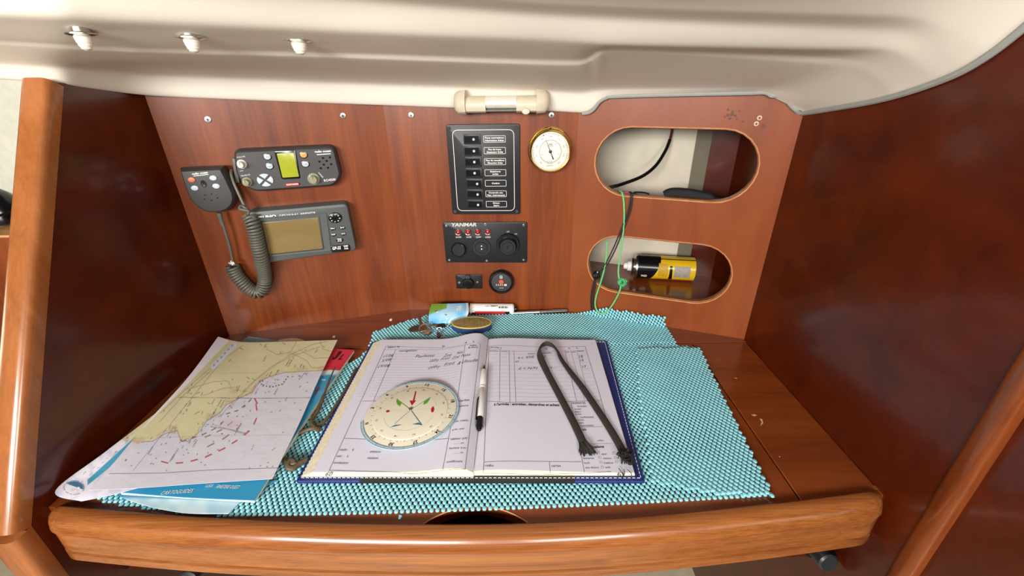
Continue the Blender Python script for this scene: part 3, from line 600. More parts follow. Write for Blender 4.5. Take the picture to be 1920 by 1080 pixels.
for dx, dy, w in ((0, .003, 0), (0, -.0028, 0), (-.0066, -.0026, 1), (.0062, -.0026, 1), (0, -.0085, 1)):
    mb = MB(); mb.prism(f, rrect(dx, dy, .002, .0022, .0004, 2), [(0, .0028), (0, .0034)]); mb.build('vent_hole', M_BLK2 if w else M_WHITE, o)
a, c = at2(925, 370); f = FC.sub(a, c, hE)
mb = MB(); mb.lathe(f, 0, 0, [(.0215, -.001), (.0215, .002), (.0205, .004), (.0165, .004), (.0155, .001), (.004, .001)], 32); o = mb.build('ignition_ring', M_BLK2, t)
mb = MB(); mb.lathe(f, 0, -.001, [(.0148, .001), (.0148, .011), (.0140, .0125), (.0112, .0125), (.0108, .0118), (.0100, .0118), (.0096, .0135), (.003, .0135)], 28); kc = mb.build('key_cylinder', M_BLACK, t)
mb = MB(); mb.prism(f, rrect(0, -.001, .0018, .006, .0004, 2), [(0, .0133), (0, .0139)]); mb.build('key_slot', M_BLK2, kc)
for x, y in ((118, 125), (628, 107), (1128, 117), (157, 575), (645, 585), (1128, 573)): screw(FC, *E_(x, y), t, .0021, hE)
mb = MB(); mb.tpx(FC, *E_(188, 137), *E_(512, 133), 'YANMAR', 6.3, hE+.0003, bold=.03, shear=.2)
for x, s in ((245, 'B.W.EG'), (378, 'WATER'), (505, 'C/W'), (628, 'CHARGE')): mb.tpx(FC, *E_(x, 287), *E_(x+68, 285), s, 2.9, hE+.0003, bold=.02)
mb.tpx(FC, *E_(905, 215), *E_(945, 212), 'OFF', 2.6, hE+.0003); mb.tpx(FC, *E_(1008, 245), *E_(1043, 243), 'ON', 2.6, hE+.0003); mb.build('lettering', mat('grey_white_print', (205, 200, 190), .5), t)
# ------------------------------------------------------------------ socket, hour meter, barometer
t = thing('power_socket', loc(FC, 878, 541), 'small black power socket with round cap below the engine panel', 'socket')
p = [FC.px(*E_(x, y), .003) for x, y in ((237, 768), (580, 765), (580, 948), (240, 950))]
w = p[1][0]-p[0][0]; h = p[0][1]-p[3][1]; ca, cb = p[0][0]+w/2, p[3][1]+h/2
relief(t, 'plate', FC, rrect(ca, cb, w, h, .002), 0, .003, M_BLACK, .0008)
f = FC.sub(*FC.px(*E_(405, 872), .003), .003)
mb = MB(); mb.lathe(f, 0, 0, [(.0112, 0), (.0112, .005), (.0104, .0062), (.0065, .0066), (.006, .006), (.002, .006)], 24); o = mb.build('cap', M_BLK2, t)
mb = MB(); mb.prism(f, rrect(0, .0125, .009, .009, .001, 2), [(0, 0), (0, .004), (.001, .005)]); mb.build('hinge', M_DARKG, t)
for x, y in ((287, 868), (527, 865)): screw(FC, *E_(x, y), t, .0021, .003)
f = FC.sub(*FC.px(*E_(836, 858), .006), 0)
t = thing('hour_meter', f.pt(0, -.024, 0), 'round black hour meter with red centre beside the small socket', 'hour meter')
mb = MB(); mb.lathe(f, 0, 0, [(.0238, 0), (.0238, .009), (.0225, .0118), (.0205, .0122), (.0192, .0112), (.0188, .008)], 36); mb.build('bezel', M_BLK2, t)
mb = MB(); mb.lathe(f, 0, 0, [(.0192, .004), (.0192, .0088), (.018, .0090), (.004, .0090)], 32); mb.build('dial', M_DARKG, t)
mb = MB(); mb.lathe(f, 0, .001, [(.0044, .009), (.0044, .0096), (.001, .0096)], 18); mb.build('red_disc', M_BTNO if False else mat('coral_red', (226, 84, 70), .4), t)
mb = MB(); mb.text(f, (-.0098, -.0072), (.006, -.0072), '11111', .0036, .0093, bold=.02); mb.prism(f, rrect(.0085, -.0054, .0034, .0038, .0003, 1), [(0, .0088), (0, .0094)]); mb.text(f, (-.0038, -.0126), (.0038, -.0126), 'HOURS', .0018, .0093)
mb.line(f, rrect(0, .0110, .0038, .005, .0003, 1), .0008, .0093, closed=True); mb.line(f, [(-.0018, .011), (.0018, .011)], .0007, .0093); mb.build('lettering', M_WHITE, t)
f = FC.sub(*FC.px(1031, 281, .002), 0)
t = thing('barometer', f.pt(0, -.036, 0), 'round brass barometer with white dial right of the switch panel', 'barometer')
mb = MB(); mb.lathe(f, 0, 0, [(.0362, 0), (.0362, .0025), (.0350, .0036), (.0335, .0036), (.0325, .005), (.0325, .0165), (.0335, .0180), (.0335, .0205), (.0322, .0222), (.0308, .0216), (.0302, .0185)], 48); mb.build('case', M_BRASS, t)
mb = MB(); mb.lathe(f, 0, .0330, [(.0022, .002), (.0022, .0042), (.001, .0042)], 10); mb.build('mounting_hole', M_BLK2, t)
mb = MB(); mb.lathe(f, 0, 0, [(.0308, .012), (.0308, .0186), (.030, .0188), (.004, .0188)], 40); mb.build('dial', mat('ivory_dial', (228, 222, 212), .35, var=.04, nscale=80), t)
mb = MB(); mb.line(f, ell(0, 0, .0176, .0176, 40), .0005, .0190, closed=True); mb.line(f, ell(0, 0, .0288, .0288, 40), .0004, .0190, closed=True)
for k in range(49):
    an = math.radians(-60+k*300/48); r1 = .0192 if k % 6 else .0206; mb.line(f, [(.0177*math.sin(an), .0177*math.cos(an)), (r1*math.sin(an), r1*math.cos(an))], .0003, .0190)
for k, s in enumerate(('960', '970', '980', '990', '1000', '1010', '1020', '1030', '1040')):
    an = math.radians(-140+k*35); px_, py_ = .0232*math.sin(an), .0232*math.cos(an); d = (.0021*math.cos(an), -.0021*math.sin(an)); nx, ny = -.0011*math.sin(an), -.0011*math.cos(an)
    mb.text(f, (px_-d[0]+nx, py_-d[1]+ny), (px_+d[0]+nx, py_+d[1]+ny), s, .0022, .0190)
for k, s in enumerate(('28', '29', '30', '31')):
    an = math.radians(-110+k*73); px_, py_ = .0148*math.sin(an), .0148*math.cos(an); mb.text(f, (px_-.0012, py_-.0009), (px_+.0012, py_-.0009), s, .0018, .0190)
for an0, s in ((-95, 'STORMY'), (-28, 'RAIN'), (12, 'CHANGE'), (88, 'VERY DRY')):
    nL = len(s)
    for j, ch in enumerate(s):
        if ch == ' ': continue
        an = math.radians(an0+(j-(nL-1)/2)*6.6); px_, py_ = .0262*math.sin(an), .0262*math.cos(an); d = (.0010*math.cos(an), -.0010*math.sin(an))
        mb.text(f, (px_-d[0], py_-d[1]), (px_+d[0], py_+d[1]), ch, .0021, .0190)
mb.text(f, (-.0055, -.0235), (.0055, -.0235), 'BAROMETER', .0016, .0190); mb.text(f, (-.0042, -.0202), (.0042, -.0202), 'PRECISION', .0015, .0190); mb.text(f, (-.0030, .0102), (.0034, .0102), 'nz', .0032, .0190, bold=.02, shear=.2); mb.line(f, [(-.0048, .0088), (.0044, .0088)], .0006, .0190); mb.text(f, (-.0045, -.0165), (.0045, -.0165), 'hPa  mbar', .0016, .0190)
mb.build('lettering', mat('grey_dial_print', (88, 84, 82), .5), t)
mb = MB(); d = V((-.0095, .0225)).normalized(); q = V((-d.y, d.x)); fa = lambda L, w: tuple(d*L+q*w)
mb.prism(f, [fa(.0242, 0), fa(0, .0006), fa(-.007, .0006), fa(-.0135, .0011), fa(-.0135, -.0011), fa(-.007, -.0006), fa(0, -.0006)], [(0, .0196), (0, .0200)]); mb.lathe(f, 0, 0, [(.0026, .0188), (.0026, .0206), (.0012, .0212)], 14); mb.build('needle', mat('dark_needle', (44, 40, 38), .4), t)
# ------------------------------------------------------------------ cabin light under the liner lip
o3 = Fpt(940, 190, 0.014); fb = Fr(o3, FC.ex, Z1)
t = thing('cabin_light', tuple(o3-V((0, 0, .022))), 'cream plastic cabin lamp with rounded end caps above the switch panel', 'lamp')
M_CRM = mat('cream_plastic', (206, 194, 170), .4, bump=.1, bscale=500); M_LENS = mat('pale_lens', (226, 218, 204), .3); M_GLS = mat('grey_glass_strip', (120, 124, 112), .12)
P_ = lambda u, v: fb.px(u, v, 0.016)
x0, _ = P_(850, 190); x1, _ = P_(1030, 190); m0, _ = P_(872, 190); m1, _ = P_(1006, 190); l0, _ = P_(910, 190); l1, _ = P_(968, 190)
yt = P_(940, 180)[1]; yb = P_(940, 212)[1]; yt2 = P_(940, 168)[1]
def halfsec(y0, y1, d, n=8): return [(0, y0), (d*.55, y0), (d*.85, y0+(y1-y0)*.12), (d, y0+(y1-y0)*.35), (d*.98, y0+(y1-y0)*.6), (d*.8, y0+(y1-y0)*.82), (d*.45, y1), (0, y1)]
def bar(xa, xb, sec, name, m, shr=None):
    mb = MB(); k = len(sec); st = shr or [(xa, 1), (xb, 1)]; vs = []
    cy = sum(s[1] for s in sec)/k
    for x, sc in st: vs += [fb.pt(x, cy+(yy-cy)*sc, d*sc) for d, yy in sec]
    fs = [(i*k+j, i*k+(j+1) % k, (i+1)*k+(j+1) % k, (i+1)*k+j) for i in range(len(st)-1) for j in range(k)]+[tuple(range(k)), tuple(range((len(st)-1)*k, len(st)*k))]
    return mb.add(vs, fs).build(name, m, t)
sec = halfsec(yb, yt, .020); secc = halfsec(yb-.002, yt2, .024)
bar(m0, l0, sec, 'housing', M_CRM); bar(l1, m1, sec, 'housing', M_CRM)
bar(x0, m0, secc, 'end_cap', M_CRM, [(x0, .55), (x0+.002, .75), (x0+.007, .93), (m0, 1)]); bar(m1, x1, secc, 'end_cap', M_CRM, [(m1, 1), (x1-.007, .93), (x1-.002, .75), (x1, .55)])
bar(l0, l1, halfsec(yb+.006, yt, .0192), 'lens', M_LENS); bar(l0, l1, halfsec(yb+.001, yb+.0062, .0165), 'glass_strip', M_GLS)
q = P_(986, 210); mb = MB(); mb.lathe(fb, q[0], q[1]+.001, [(.0062, .008), (.0062, .0195), (.005, .021), (.002, .0213)], 18, ry=.75); mb.build('switch_button', M_CRM, t)
# ------------------------------------------------------------------ three spots in the liner
for u, v, lb in ((152, 62, 'leftmost of three white ribbed bulbs on chrome discs under the liner'), (357, 69, 'middle one of three white ribbed bulbs on chrome discs under the liner'), (559, 75, 'rightmost of three white ribbed bulbs on chrome discs under the liner')):
    Yb = Yf(u, 'D')-0.045 if u > 200 else 0.465
    pz = ony(u, v, Yb); f = Fr(pz, (1, 0, 0), (0, -1, 0)); f.n = V((0, 0, -1))
    px1 = abs(ony(u+27, v, Yb).x-pz.x); r = px1*.95
    t = thing('ceiling_bulb', tuple(pz-V((0, 0, .022))), lb, 'bulb', 'bulbs under the liner')
    mb = MB(); mb.lathe(f, 0, 0, [(r*.5, -.010), (r*.62, -.001), (r, .0002), (r, .0012), (r*.7, .0024), (r*.5, .0026)], 28); mb.build('chrome_disc', M_SILV, t)
    q = r*.52; mb = MB(); mb.lathe(f, 0, 0, [(q, .001), (q*1.02, .0045), (q*.94, .006), (q*.97, .0068), (q*.82, .009), (q*.86, .0098), (q*.62, .012), (q*.64, .0127), (q*.3, .0142)], 20); mb.build('ribbed_bulb', mat('white_ribbed_plastic', (236, 230, 214), .4), t)
# ------------------------------------------------------------------ turquoise non-slip mat
def inpoly(x, y, P):
    r = False; j = len(P)-1
    for i in range(len(P)):
        if (P[i][1] > y) != (P[j][1] > y) and x < (P[j][0]-P[i][0])*(y-P[i][1])/(P[j][1]-P[i][1])+P[i][0]: r = not r
        j = i
    return r
PXc, PYr, PWd, PLn, PT = 0.0063, 0.0046, 0.0041, 0.0050, 0.0018
def warp(x): return 0.0235*x+0.045*x*x
def pads(poly, ang, z0, hf=None, seed=0, ox=0.0, oy=0.0, thin=PT):
    rg = random.Random(seed); ca, sa = math.cos(ang), math.sin(ang); vs = []; fs = []
    c0 = (0.0, FRONT)
    oc = [(math.cos(math.pi/4*k+math.pi/8), math.sin(math.pi/4*k+math.pi/8)) for k in range(8)]
    base = [(1 if x > .5 else -1 if x < -.5 else x*1.5, 1 if y > .5 else -1 if y < -.5 else y*1.5) for x, y in oc]
    for j in range(-12, 110):
        for i in range(-90, 91):
            x = (i+(0.5 if j % 2 else 0))*PXc+ox; y = j*PYr+oy
            X = c0[0]+x*ca-y*sa; Y = c0[1]+x*sa+y*ca+warp(c0[0]+x*ca-y*sa)
            if not inpoly(X, Y, poly): continue
            w = PWd/2*rg.uniform(.95, 1.05); l = PLn/2*rg.uniform(.95, 1.05); o = len(vs)
            for sc, z in ((1.0, 0.0), (1.0, thin*.70), (0.80, thin)):
                for bx, by in base:
                    px_, py_ = bx*w*sc, by*l*sc; xx, yy = X+px_*ca-py_*sa, Y+px_*sa+py_*ca
                    vs.append(hf(xx, yy, z) if hf else (xx, yy, z0+z))
            for r in (0, 1):
                for k in range(8): fs.append((o+r*8+k, o+r*8+(k+1) % 8, o+r*8+8+(k+1) % 8, o+r*8+8+k))
            fs.append(tuple(o+16+k for k in range(8)))
    hv = []; hq = []                     # added dark quads: shade painted into the mat's openings
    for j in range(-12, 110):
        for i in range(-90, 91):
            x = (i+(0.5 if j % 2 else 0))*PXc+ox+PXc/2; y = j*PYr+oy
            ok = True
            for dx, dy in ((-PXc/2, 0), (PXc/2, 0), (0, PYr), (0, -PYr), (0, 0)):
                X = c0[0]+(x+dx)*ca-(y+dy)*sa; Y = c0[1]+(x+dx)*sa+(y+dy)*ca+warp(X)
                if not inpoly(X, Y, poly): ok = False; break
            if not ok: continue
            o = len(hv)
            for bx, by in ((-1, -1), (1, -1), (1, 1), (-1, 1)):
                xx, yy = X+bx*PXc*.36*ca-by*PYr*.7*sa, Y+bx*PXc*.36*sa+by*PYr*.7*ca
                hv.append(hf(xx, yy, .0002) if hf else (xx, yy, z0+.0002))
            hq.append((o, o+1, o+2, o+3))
    HOLE_SHADE.append((hv, hq))
    return vs, fs
HOLE_SHADE = []
def matz(x, y, z):                       # lies on the board; its far corner climbs the locker panel
    d = (V((x, y, 0))-PC1).dot(-FRT.n)   # >0 beyond the panel face
    zz = 0.0004 if y < 0.628 else 0.0016
    if x > 0.10 and d > -0.006:
        k = d+0.006; q = V((x, y, 0))-(-FRT.n)*k
        return (q.x+FRT.n.x*z, q.y+FRT.n.y*z, zz+k*0.95)
    return (x, y, zz+z)
T = lambda u, v, z=0.001: tuple(onz(u, v, z))[:2]
FRONT = 0.3175
mp_ = [T(690, 655), T(700, 624), T(760, 603), T(800, 592), T(930, 590), T(1062, 589)]
# far right corner measured along the locker panel, unfolded onto the board
for u, v in ((1132, 578), (1246, 594)):
    a, c = FRT.px(u, v, .004); q = PC1+FRT.ex*a+(-FRT.n)*(c/0.95-0.006); mp_.append((q.x, q.y))
mp_ += [T(1268, 646), T(1310, 653), T(1350, 735), T(1400, 835), T(1450, 932)]+[(x, FRONT-.002+warp(x)) for x in (.28, .2, .1, 0, -.1, -.2, -.3)]+[T(260, 953), T(180, 936), T(300, 800), T(400, 690), T(660, 681)]
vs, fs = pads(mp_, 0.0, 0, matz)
t = thing('non_slip_mat', tuple(onz(880, 800, 0)), 'large turquoise woven non-slip mat spread over the chart table', 'mat')
mb = MB(); mb.add(vs, fs); mm_ = mb.build('mesh_sheet', M_MAT, t, sharp=None, fix=False); mm_['kind'] = 'stuff'
M_HOLE_SHADE = mat('painted_hole_shade', (26, 36, 38), .9)  # near-black colour stands in for the shade inside the mat openings
mb = MB(); mb.add(*HOLE_SHADE[0]); mm_ = mb.build('hole_shade', M_HOLE_SHADE, t, sharp=None, fix=False); mm_['kind'] = 'stuff'
fp = [T(1190, 652, .004), T(1312, 652, .004), T(1352, 735, .004), T(1402, 835, .004), T(1452, 930, .004), T(1340, 925, .004), T(1222, 902, .004), T(1205, 780, .004)]
def flapz(x, y, z): return (x, y, 0.0024+(0.0012 if y > .628 else 0)+0.0014*max(0, min(1, (x-0.20)/0.1))+z)
vs, fs = pads(fp, 0.03, 0.0025, flapz, 3, .0017, .0012)
mb = MB(); mb.add(vs, fs); mm_ = mb.build('folded_flap', M_MAT, t, sharp=None, fix=False); mm_['kind'] = 'stuff'
mb = MB(); mb.prism(FT, [T(748, 966), T(752, 965.5), T(754, 968), T(750, 973.5), T(747, 973)], [(0, .0002), (0, .0015), (.0006, .002)]); tag(mb.build('mat_scrap', M_MAT), 'tiny turquoise scrap on the wood in front of the mat edge', 'scrap')
mb = MB(); mb.prism(FT, fillet([T(750, 610-12), T(750, 610-12)] if False else [T(624, 631, .0012), T(629, 630, .0012), T(628, 634, .0012), T(623, 634, .0012)], .0008, 2), [(0, .0013), (0, .0022), (.0006, .0028)]); tag(mb.build('crumb', M_WHITE), 'small white crumb on the ledge behind the chart corner', 'crumb')
mb = MB(); mb.prism(FT, fillet([T(731, 598.5, .0012), T(736, 598, .0012), T(735, 601, .0012), T(730, 601.5, .0012)], .0008, 2), [(0, .0013), (0, .0022), (.0006, .0028)]); tag(mb.build('crumb', M_WHITE), 'small white crumb on the ledge left of the keys', 'crumb')
# ------------------------------------------------------------------ log book
exB = V((0.398, -0.009, 0)).normalized()
def zpage(a, b):
    k = 0.70+0.75*max(0, min(1, b/0.289))
    if a < 0:
        q = -a; return 0.0075+0.0085*k*math.exp(-((q-0.020)/0.034)**2)*min(1, (q+0.002)/0.012)
    return 0.0068+0.0035*(1-math.exp(-a/0.012))*math.exp(-((a-.02)/.08)**2 if a > .02 else 0)-0.002*min(1, a/.19)
zB = 0.0068
FB = Fr((-0.0455, 0.3470, zB), exB, V((-exB.y, exB.x, 0)), lambda a, b: zpage(a, b))
FBC = Fr((-0.0455, 0.3470, zB-0.0034), exB, V((-exB.y, exB.x, 0)))
t = thing('log_book', tuple(FBC.pt(0, 0.0, 0)), 'open log book in a navy cover with white stitching lying on the turquoise mat', 'book')
cov = fillet([(-0.2035, 0), (0.1945, 0), (0.2045, 0.289), (-0.2035, 0.289)], .003, 3)
mb = MB(); mb.prism(FBC, cov, [(0, 0), (0, .0022), (.0008, .0030)]); cv = mb.build('cover', M_NAVY, t)
for a0, a1 in ((-0.130, 0.115),):
    for b0 in (0.0003,):
        mb = MB(); mb.prism(FBC, [(a0, b0-.0006), (a1, b0-.0006), (a1, b0+.016), (a0, b0+.016)], [(0, .0001), (0, .0033)]); mb.build('spine_lining', M_NAVYD, t)
mb = MB(); mb2 = MB()
def stitch(p, q):
    L = math.hypot(q[0]-p[0], q[1]-p[1]); n = int(L/.0052)
    for k in range(n):
        s, e = (k+.18)/n, (k+.80)/n; A = (p[0]+(q[0]-p[0])*s, p[1]+(q[1]-p[1])*s); B = (p[0]+(q[0]-p[0])*e, p[1]+(q[1]-p[1])*e)
        mb.tube([FBC.pt(*A, .0034), FBC.pt((A[0]+B[0])/2, (A[1]+B[1])/2, .0039), FBC.pt(*B, .0034)], .00042, 5)
stitch((-.1992, .0045), (.1905, .0045)); stitch((-.1992, .0045), (-.1992, .285)); stitch((.1905, .0045), (.2000, .285)); stitch((-.1992, .285), (-.02, .285)); stitch((.02, .285), (.2, .285))
st = mb.build('stitching', M_STITCH, cv); st['kind'] = 'stuff'
# page blocks
def sheet(a0, a1, b0, b1, dz, na=30, nb=6, fr=FB): return [[fr.pt(a0+(a1-a0)*i/na, b0+(b1-b0)*j/nb, dz) for i in range(na+1)] for j in range(nb+1)]
NL = 5
for k in range(NL):
    f0, f1 = k/NL, (k+1)/NL; aL = -0.1985+0.0032*k+random.uniform(-.0006, .0006); bb = 0.006+random.uniform(-.0008, .0008)
    mb = MB(); na = 26; A = [aL+(0-aL)*i/na for i in range(na+1)]
    vs = []
    for b_ in (bb, .283):
        for fz in (f0, f1): vs += [FBC.pt(a, b_, .0031+(zpage(a, b_)+.0002)*fz+(0 if fz < 1 else 0)) for a in A]
    n = na+1; fs = []
    for i in range(na): fs += [(i, i+1, n+i+1, n+i), (2*n+i, 3*n+i, 3*n+i+1, 2*n+i+1), (n+i, n+i+1, 3*n+i+1, 3*n+i), (i, 2*n+i, 2*n+i+1, i+1)]
    fs += [(0, n, 3*n, 2*n), (na, 2*n+na, 3*n+na, n+na)]
    mb.add(vs, fs).build('page_bundle', M_PAPERC, t, sharp=30)
for k in range(2):
    f0, f1 = k/2, (k+1)/2; aR = .1845-.001*k; mb = MB(); na = 20; A = [0+aR*i/na for i in range(na+1)]; vs = []; n = na+1; fs = []
    for b_ in (.008, .283):
        for fz in (f0, f1): vs += [FBC.pt(a, b_, .0031+(zpage(a, b_)+.0002)*fz) for a in A]
    for i in range(na): fs += [(i, i+1, n+i+1, n+i), (2*n+i, 3*n+i, 3*n+i+1, 2*n+i+1), (n+i, n+i+1, 3*n+i+1, 3*n+i), (i, 2*n+i, 2*n+i+1, i+1)]
    fs += [(0, n, 3*n, 2*n), (na, 2*n+na, 3*n+na, n+na)]
    mb.add(vs, fs).build('page_bundle', M_PAPERC, t, sharp=30)
mb = MB(); mb.grid(sheet(-.1835, -.0002, .0065, .2835, .0002)); pgl = mb.build('left_page', M_PAPER, t, sharp=None)
mb = MB(); mb.grid([[FB.pt(a*.1832, b_, .0002) for a in np.linspace(.001, 1, 26)] for b_ in np.linspace(.0075, .2835, 7)]); pgr = mb.build('right_page', M_PAPER, t, sharp=None)
hI = 0.0006
def ink(pxl, w=.00045): mbk.lpx(FB, pxl, w, hI)
# printed frame lines, left page
mbk = MB()
ink([(724, 648.5), (880, 645), (900, 643)]); ink([(724, 648.5), (617, 882)]); ink([(617, 882), (735, 885), (778, 889), (830, 882), (873, 880)]); ink([(900, 643), (874, 880)]) if False else ink([(901, 644), (887, 760), (872, 880)])
ink([(742, 656), (650, 760)]) if False else ink([(742, 655), (700, 752)]); ink([(721, 656), (742, 655), (870, 648)], .0003); ink([(679, 752), (706, 752)]); ink([(872, 646), (858, 745), (845, 800), (830, 880)], .0004)
ink([(858, 748), (890, 745)]); ink([(645, 822), (842, 822)]); ink([(852, 790), (880, 789)], .0003); ink([(848, 822), (878, 820)], .0003)
mbk.build('frame_lines', M_INK, pgl)
mbk = MB()
for k in range(17):
    s = k/17; ul = 736-s*48; vl = 664+s*84; ur = 868-s*16; vr = 656+s*86; ink([(ul, vl), (ur, vr)], .0003)
    ink([(ul-22, vl+.5), (ul-4, vl)], .0003); ink([(ur+3, vr), (ur+27-s*4, vr-1)], .0003)
mbk.build('ruled_lines', M_INKL, pgl)
def wr_(page, items, m, **kw):
    for u0, v0, u1, v1, s, hp in items:
        mb = MB(); mb.tpx(FB, u0, v0, u1, v1, s, hp, hI, **kw); mb.build('lettering', m, page)
wr_(pgl, [(726, 652.5, 749, 651.5, 'départ de', 3.2), (748, 659.5, 781, 658.5, 'navigation', 3.6), (829, 650.5, 834, 650, 'le', 3.0), (871, 644, 875, 643.8, 'à', 3.0), (886.5, 642.5, 889.5, 642.3, 'h', 3.2), (880, 649.5, 894, 648.6, 'voiles', 3.2), (878, 653.5, 896, 652.4, '& allure', 3.2),
  (859, 754, 880, 751.5, 'marées', 4.0), (858, 764, 878, 761.5, 'fanions', 3.4), (850, 792.5, 877, 789.5, 'p.m. matin', 3.4), (848, 807.5, 871, 805, 'p.m. soir', 3.4), (845, 825.5, 877, 823.5, 'hauteur p.m.', 3.6), (850, 833, 869, 832, '.........m', 3.2), (842, 842.5, 874, 841.5, 'hauteur b.m.', 3.6), (850, 851, 868, 850, '........m', 3.2), (837, 868, 867, 867, 'coefficient', 4.0),
  (636, 845, 662, 845.5, 'matin :    h', 4.0), (693, 848.5, 713, 849, 'station', 4.0), (630.5, 857, 652, 857.5, 'soir :    h', 4.0), (688, 860.5, 708, 861, 'station', 4.0), (625, 869.5, 651.5, 870, 'évolution', 4.2)], M_INK)
wr_(pgl, [(609, 892.5, 621, 893, '60', 7.5)], M_INK, bold=.01)
wr_(pgl, [(718, 670.5, 737, 668.5, '11/08', 4.8), (715, 678.5, 733, 676.5, '5/08', 4.8), (708, 690, 731, 687, '19/08', 4.8),
  (778, 670.5, 815, 668.5, 'Paulette.', 5.2), (831, 669.5, 846, 667.5, 'Zoé', 5.2), (856, 664.5, 868, 662, 'Noa.', 5.0), (806, 678.5, 823, 676.5, 'cathy', 5.0), (826, 675.5, 843, 673.5, 'Fred', 4.8), (847, 673, 860, 671.3, 'Zoé', 4.6), (864, 669.5, 881, 667, 'Noa', 4.6), (803, 691.5, 826, 688.5, 'cathy', 5.6), (832, 686, 852, 683, 'Fred', 5.4), (857, 684.5, 863, 683.5, '&', 5.6), (866, 681.5, 896, 678, 'claude', 5.6)], M_PENI, shear=.35, bold=-.008, jit=.0006)
# right page
mbk = MB()
ink([(917, 649), (1010, 650.5), (1097, 649.5)]); ink([(917, 649), (907, 866+22)]) if False else ink([(917, 648.5), (913, 740), (906, 887)]); ink([(906, 888), (1000, 890.5), (1096, 887), (1146, 884.5)]); ink([(1097, 649.5), (1130, 752), (1140, 795)]) if False else ink([(1097, 649.5), (1123, 735), (1139, 792)])
ink([(913, 752), (950, 755), (1030, 753), (1127, 751)]); ink([(937.5, 655), (936.5, 752)], .0004); ink([(954.5, 656), (956, 754)], .0004); ink([(963.5, 658), (967, 754)], .0004)
ink([(917, 655), (964, 659), (1030, 658.5), (1099, 657)], .0003); ink([(1059, 657), (1081, 752)], .0004); ink([(1070, 657), (1096, 750)], .0003); ink([(1081, 656), (1104, 745)], .0003)
ink([(1070, 752), (1096, 886)], .0004); ink([(908, 866.5), (1090, 866)], .0004); ink([(1030, 866), (1032, 889)], .0004); ink([(1086, 801), (1130, 800)], .0003); ink([(1090, 833), (1148, 831.5)], .0003)
for u, v in ((1122, 849.5), (1124.5, 858), (1126.5, 867), (1129, 876), (1151, 849.5), (1154, 858), (1156, 866)): ink([(u-2, v-2.2), (u+2, v-2.3), (u+2.6, v+2), (u-1.6, v+2.2), (u-2, v-2.2)], .0003)
mbk.build('frame_lines', M_INK, pgr)
mbk = MB()
for k in range(12):
    s = k/12; v = 665+s*86; ink([(916-s*3, v), (1000, v+1), (1100+s*24, v)], .0003)
mbk.build('ruled_lines', M_INKL, pgr)
wr_(pgr, [(919, 652.5, 940, 653.5, 'arrivée à', 3.2), (990, 664, 1004, 664, 'au port', 2.8), (1017, 663, 1034, 662.5, 'escale', 2.8), (1022, 655.3, 1027, 655.2, 'le', 2.8), (1066, 654.3, 1069, 654.2, 'à', 2.8), (1081, 653.8, 1084, 653.7, 'h', 2.8), (918, 658.8, 934, 659.6, 'baromètre', 2.2), (939, 659.6, 952, 660.2, 'météo', 2.2), (1061, 661, 1068, 660.9, 'mer', 2.2), (1071, 661, 1079, 660.9, 'ciel', 2.2), (1084, 659.5, 1095, 659.3, 'mouill.', 2.6),
  (1073, 757.5, 1098, 757, 'moteur(s)', 4.6), (1083, 763.5, 1100, 763, 'horomètre', 3.4), (1077, 768.5, 1090, 768.3, 'arrivée', 3.0), (1077.5, 773.5, 1090, 773.3, 'départ', 3.0), (1078.5, 778, 1090, 777.8, 'durée', 3.0), (1088, 784, 1114, 783.5, 'carburant', 3.6), (1082, 789, 1095, 788.7, 'arrivée', 3.0), (1082, 794.5, 1095, 794, 'départ', 3.0), (1083, 799.5, 1113, 799, 'consommation', 3.2), (1121, 827.5, 1132, 827.2, 'miles', 3.2), (1128, 853, 1137, 852.8, 'eau', 3.2), (1094, 861, 1114, 860.7, 'batteries', 3.4), (1131, 861, 1147, 860.7, 'vannes', 3.2), (1096, 869.8, 1106, 869.6, 'loch', 3.4), (1133, 869.8, 1150, 869.3, 'hublots', 3.4), (1098, 878.5, 1123, 878, 'eau douce', 3.6), (1135, 878, 1145, 877.8, 'tank', 3.4), (909, 874.8, 925, 874.9, 'radio', 4.2), (1034, 875.5, 1051.5, 875.2, 'cartes', 4.2)], M_INK)
wr_(pgr, [(926, 760.5, 1049, 761.5, "à l'arrivée : entretien, démarches et achats", 4.4), (1092, 807.5, 1099.5, 807.2, 'loch', 4.6), (1098, 840.5, 1133, 839.5, 'vérifications', 4.8)], M_INKB, bold=.025)
wr_(pgr, [(1158, 892.5, 1171, 892, '61', 6.2)], M_INK, bold=.01)
wr_(pgr, [(971, 673, 982, 672.5, '4 <', 3.8), (986, 672, 1003, 671, '4/NE', 4.2), (1017, 671.5, 1024, 671.3, '2', 4.0), (967, 679.5, 973, 679.3, '0', 3.2), (973, 693, 1009, 692, '0 < N/N', 4.2), (1028, 691.5, 1046, 691, '15---', 3.6), (1086, 671, 1094, 670.5, '18', 4.8), (1088, 678.5, 1095.5, 678, '19', 4.8), (1092, 690.5, 1103, 690, '17_', 4.8)], M_PENI, shear=.3, bold=-.006)
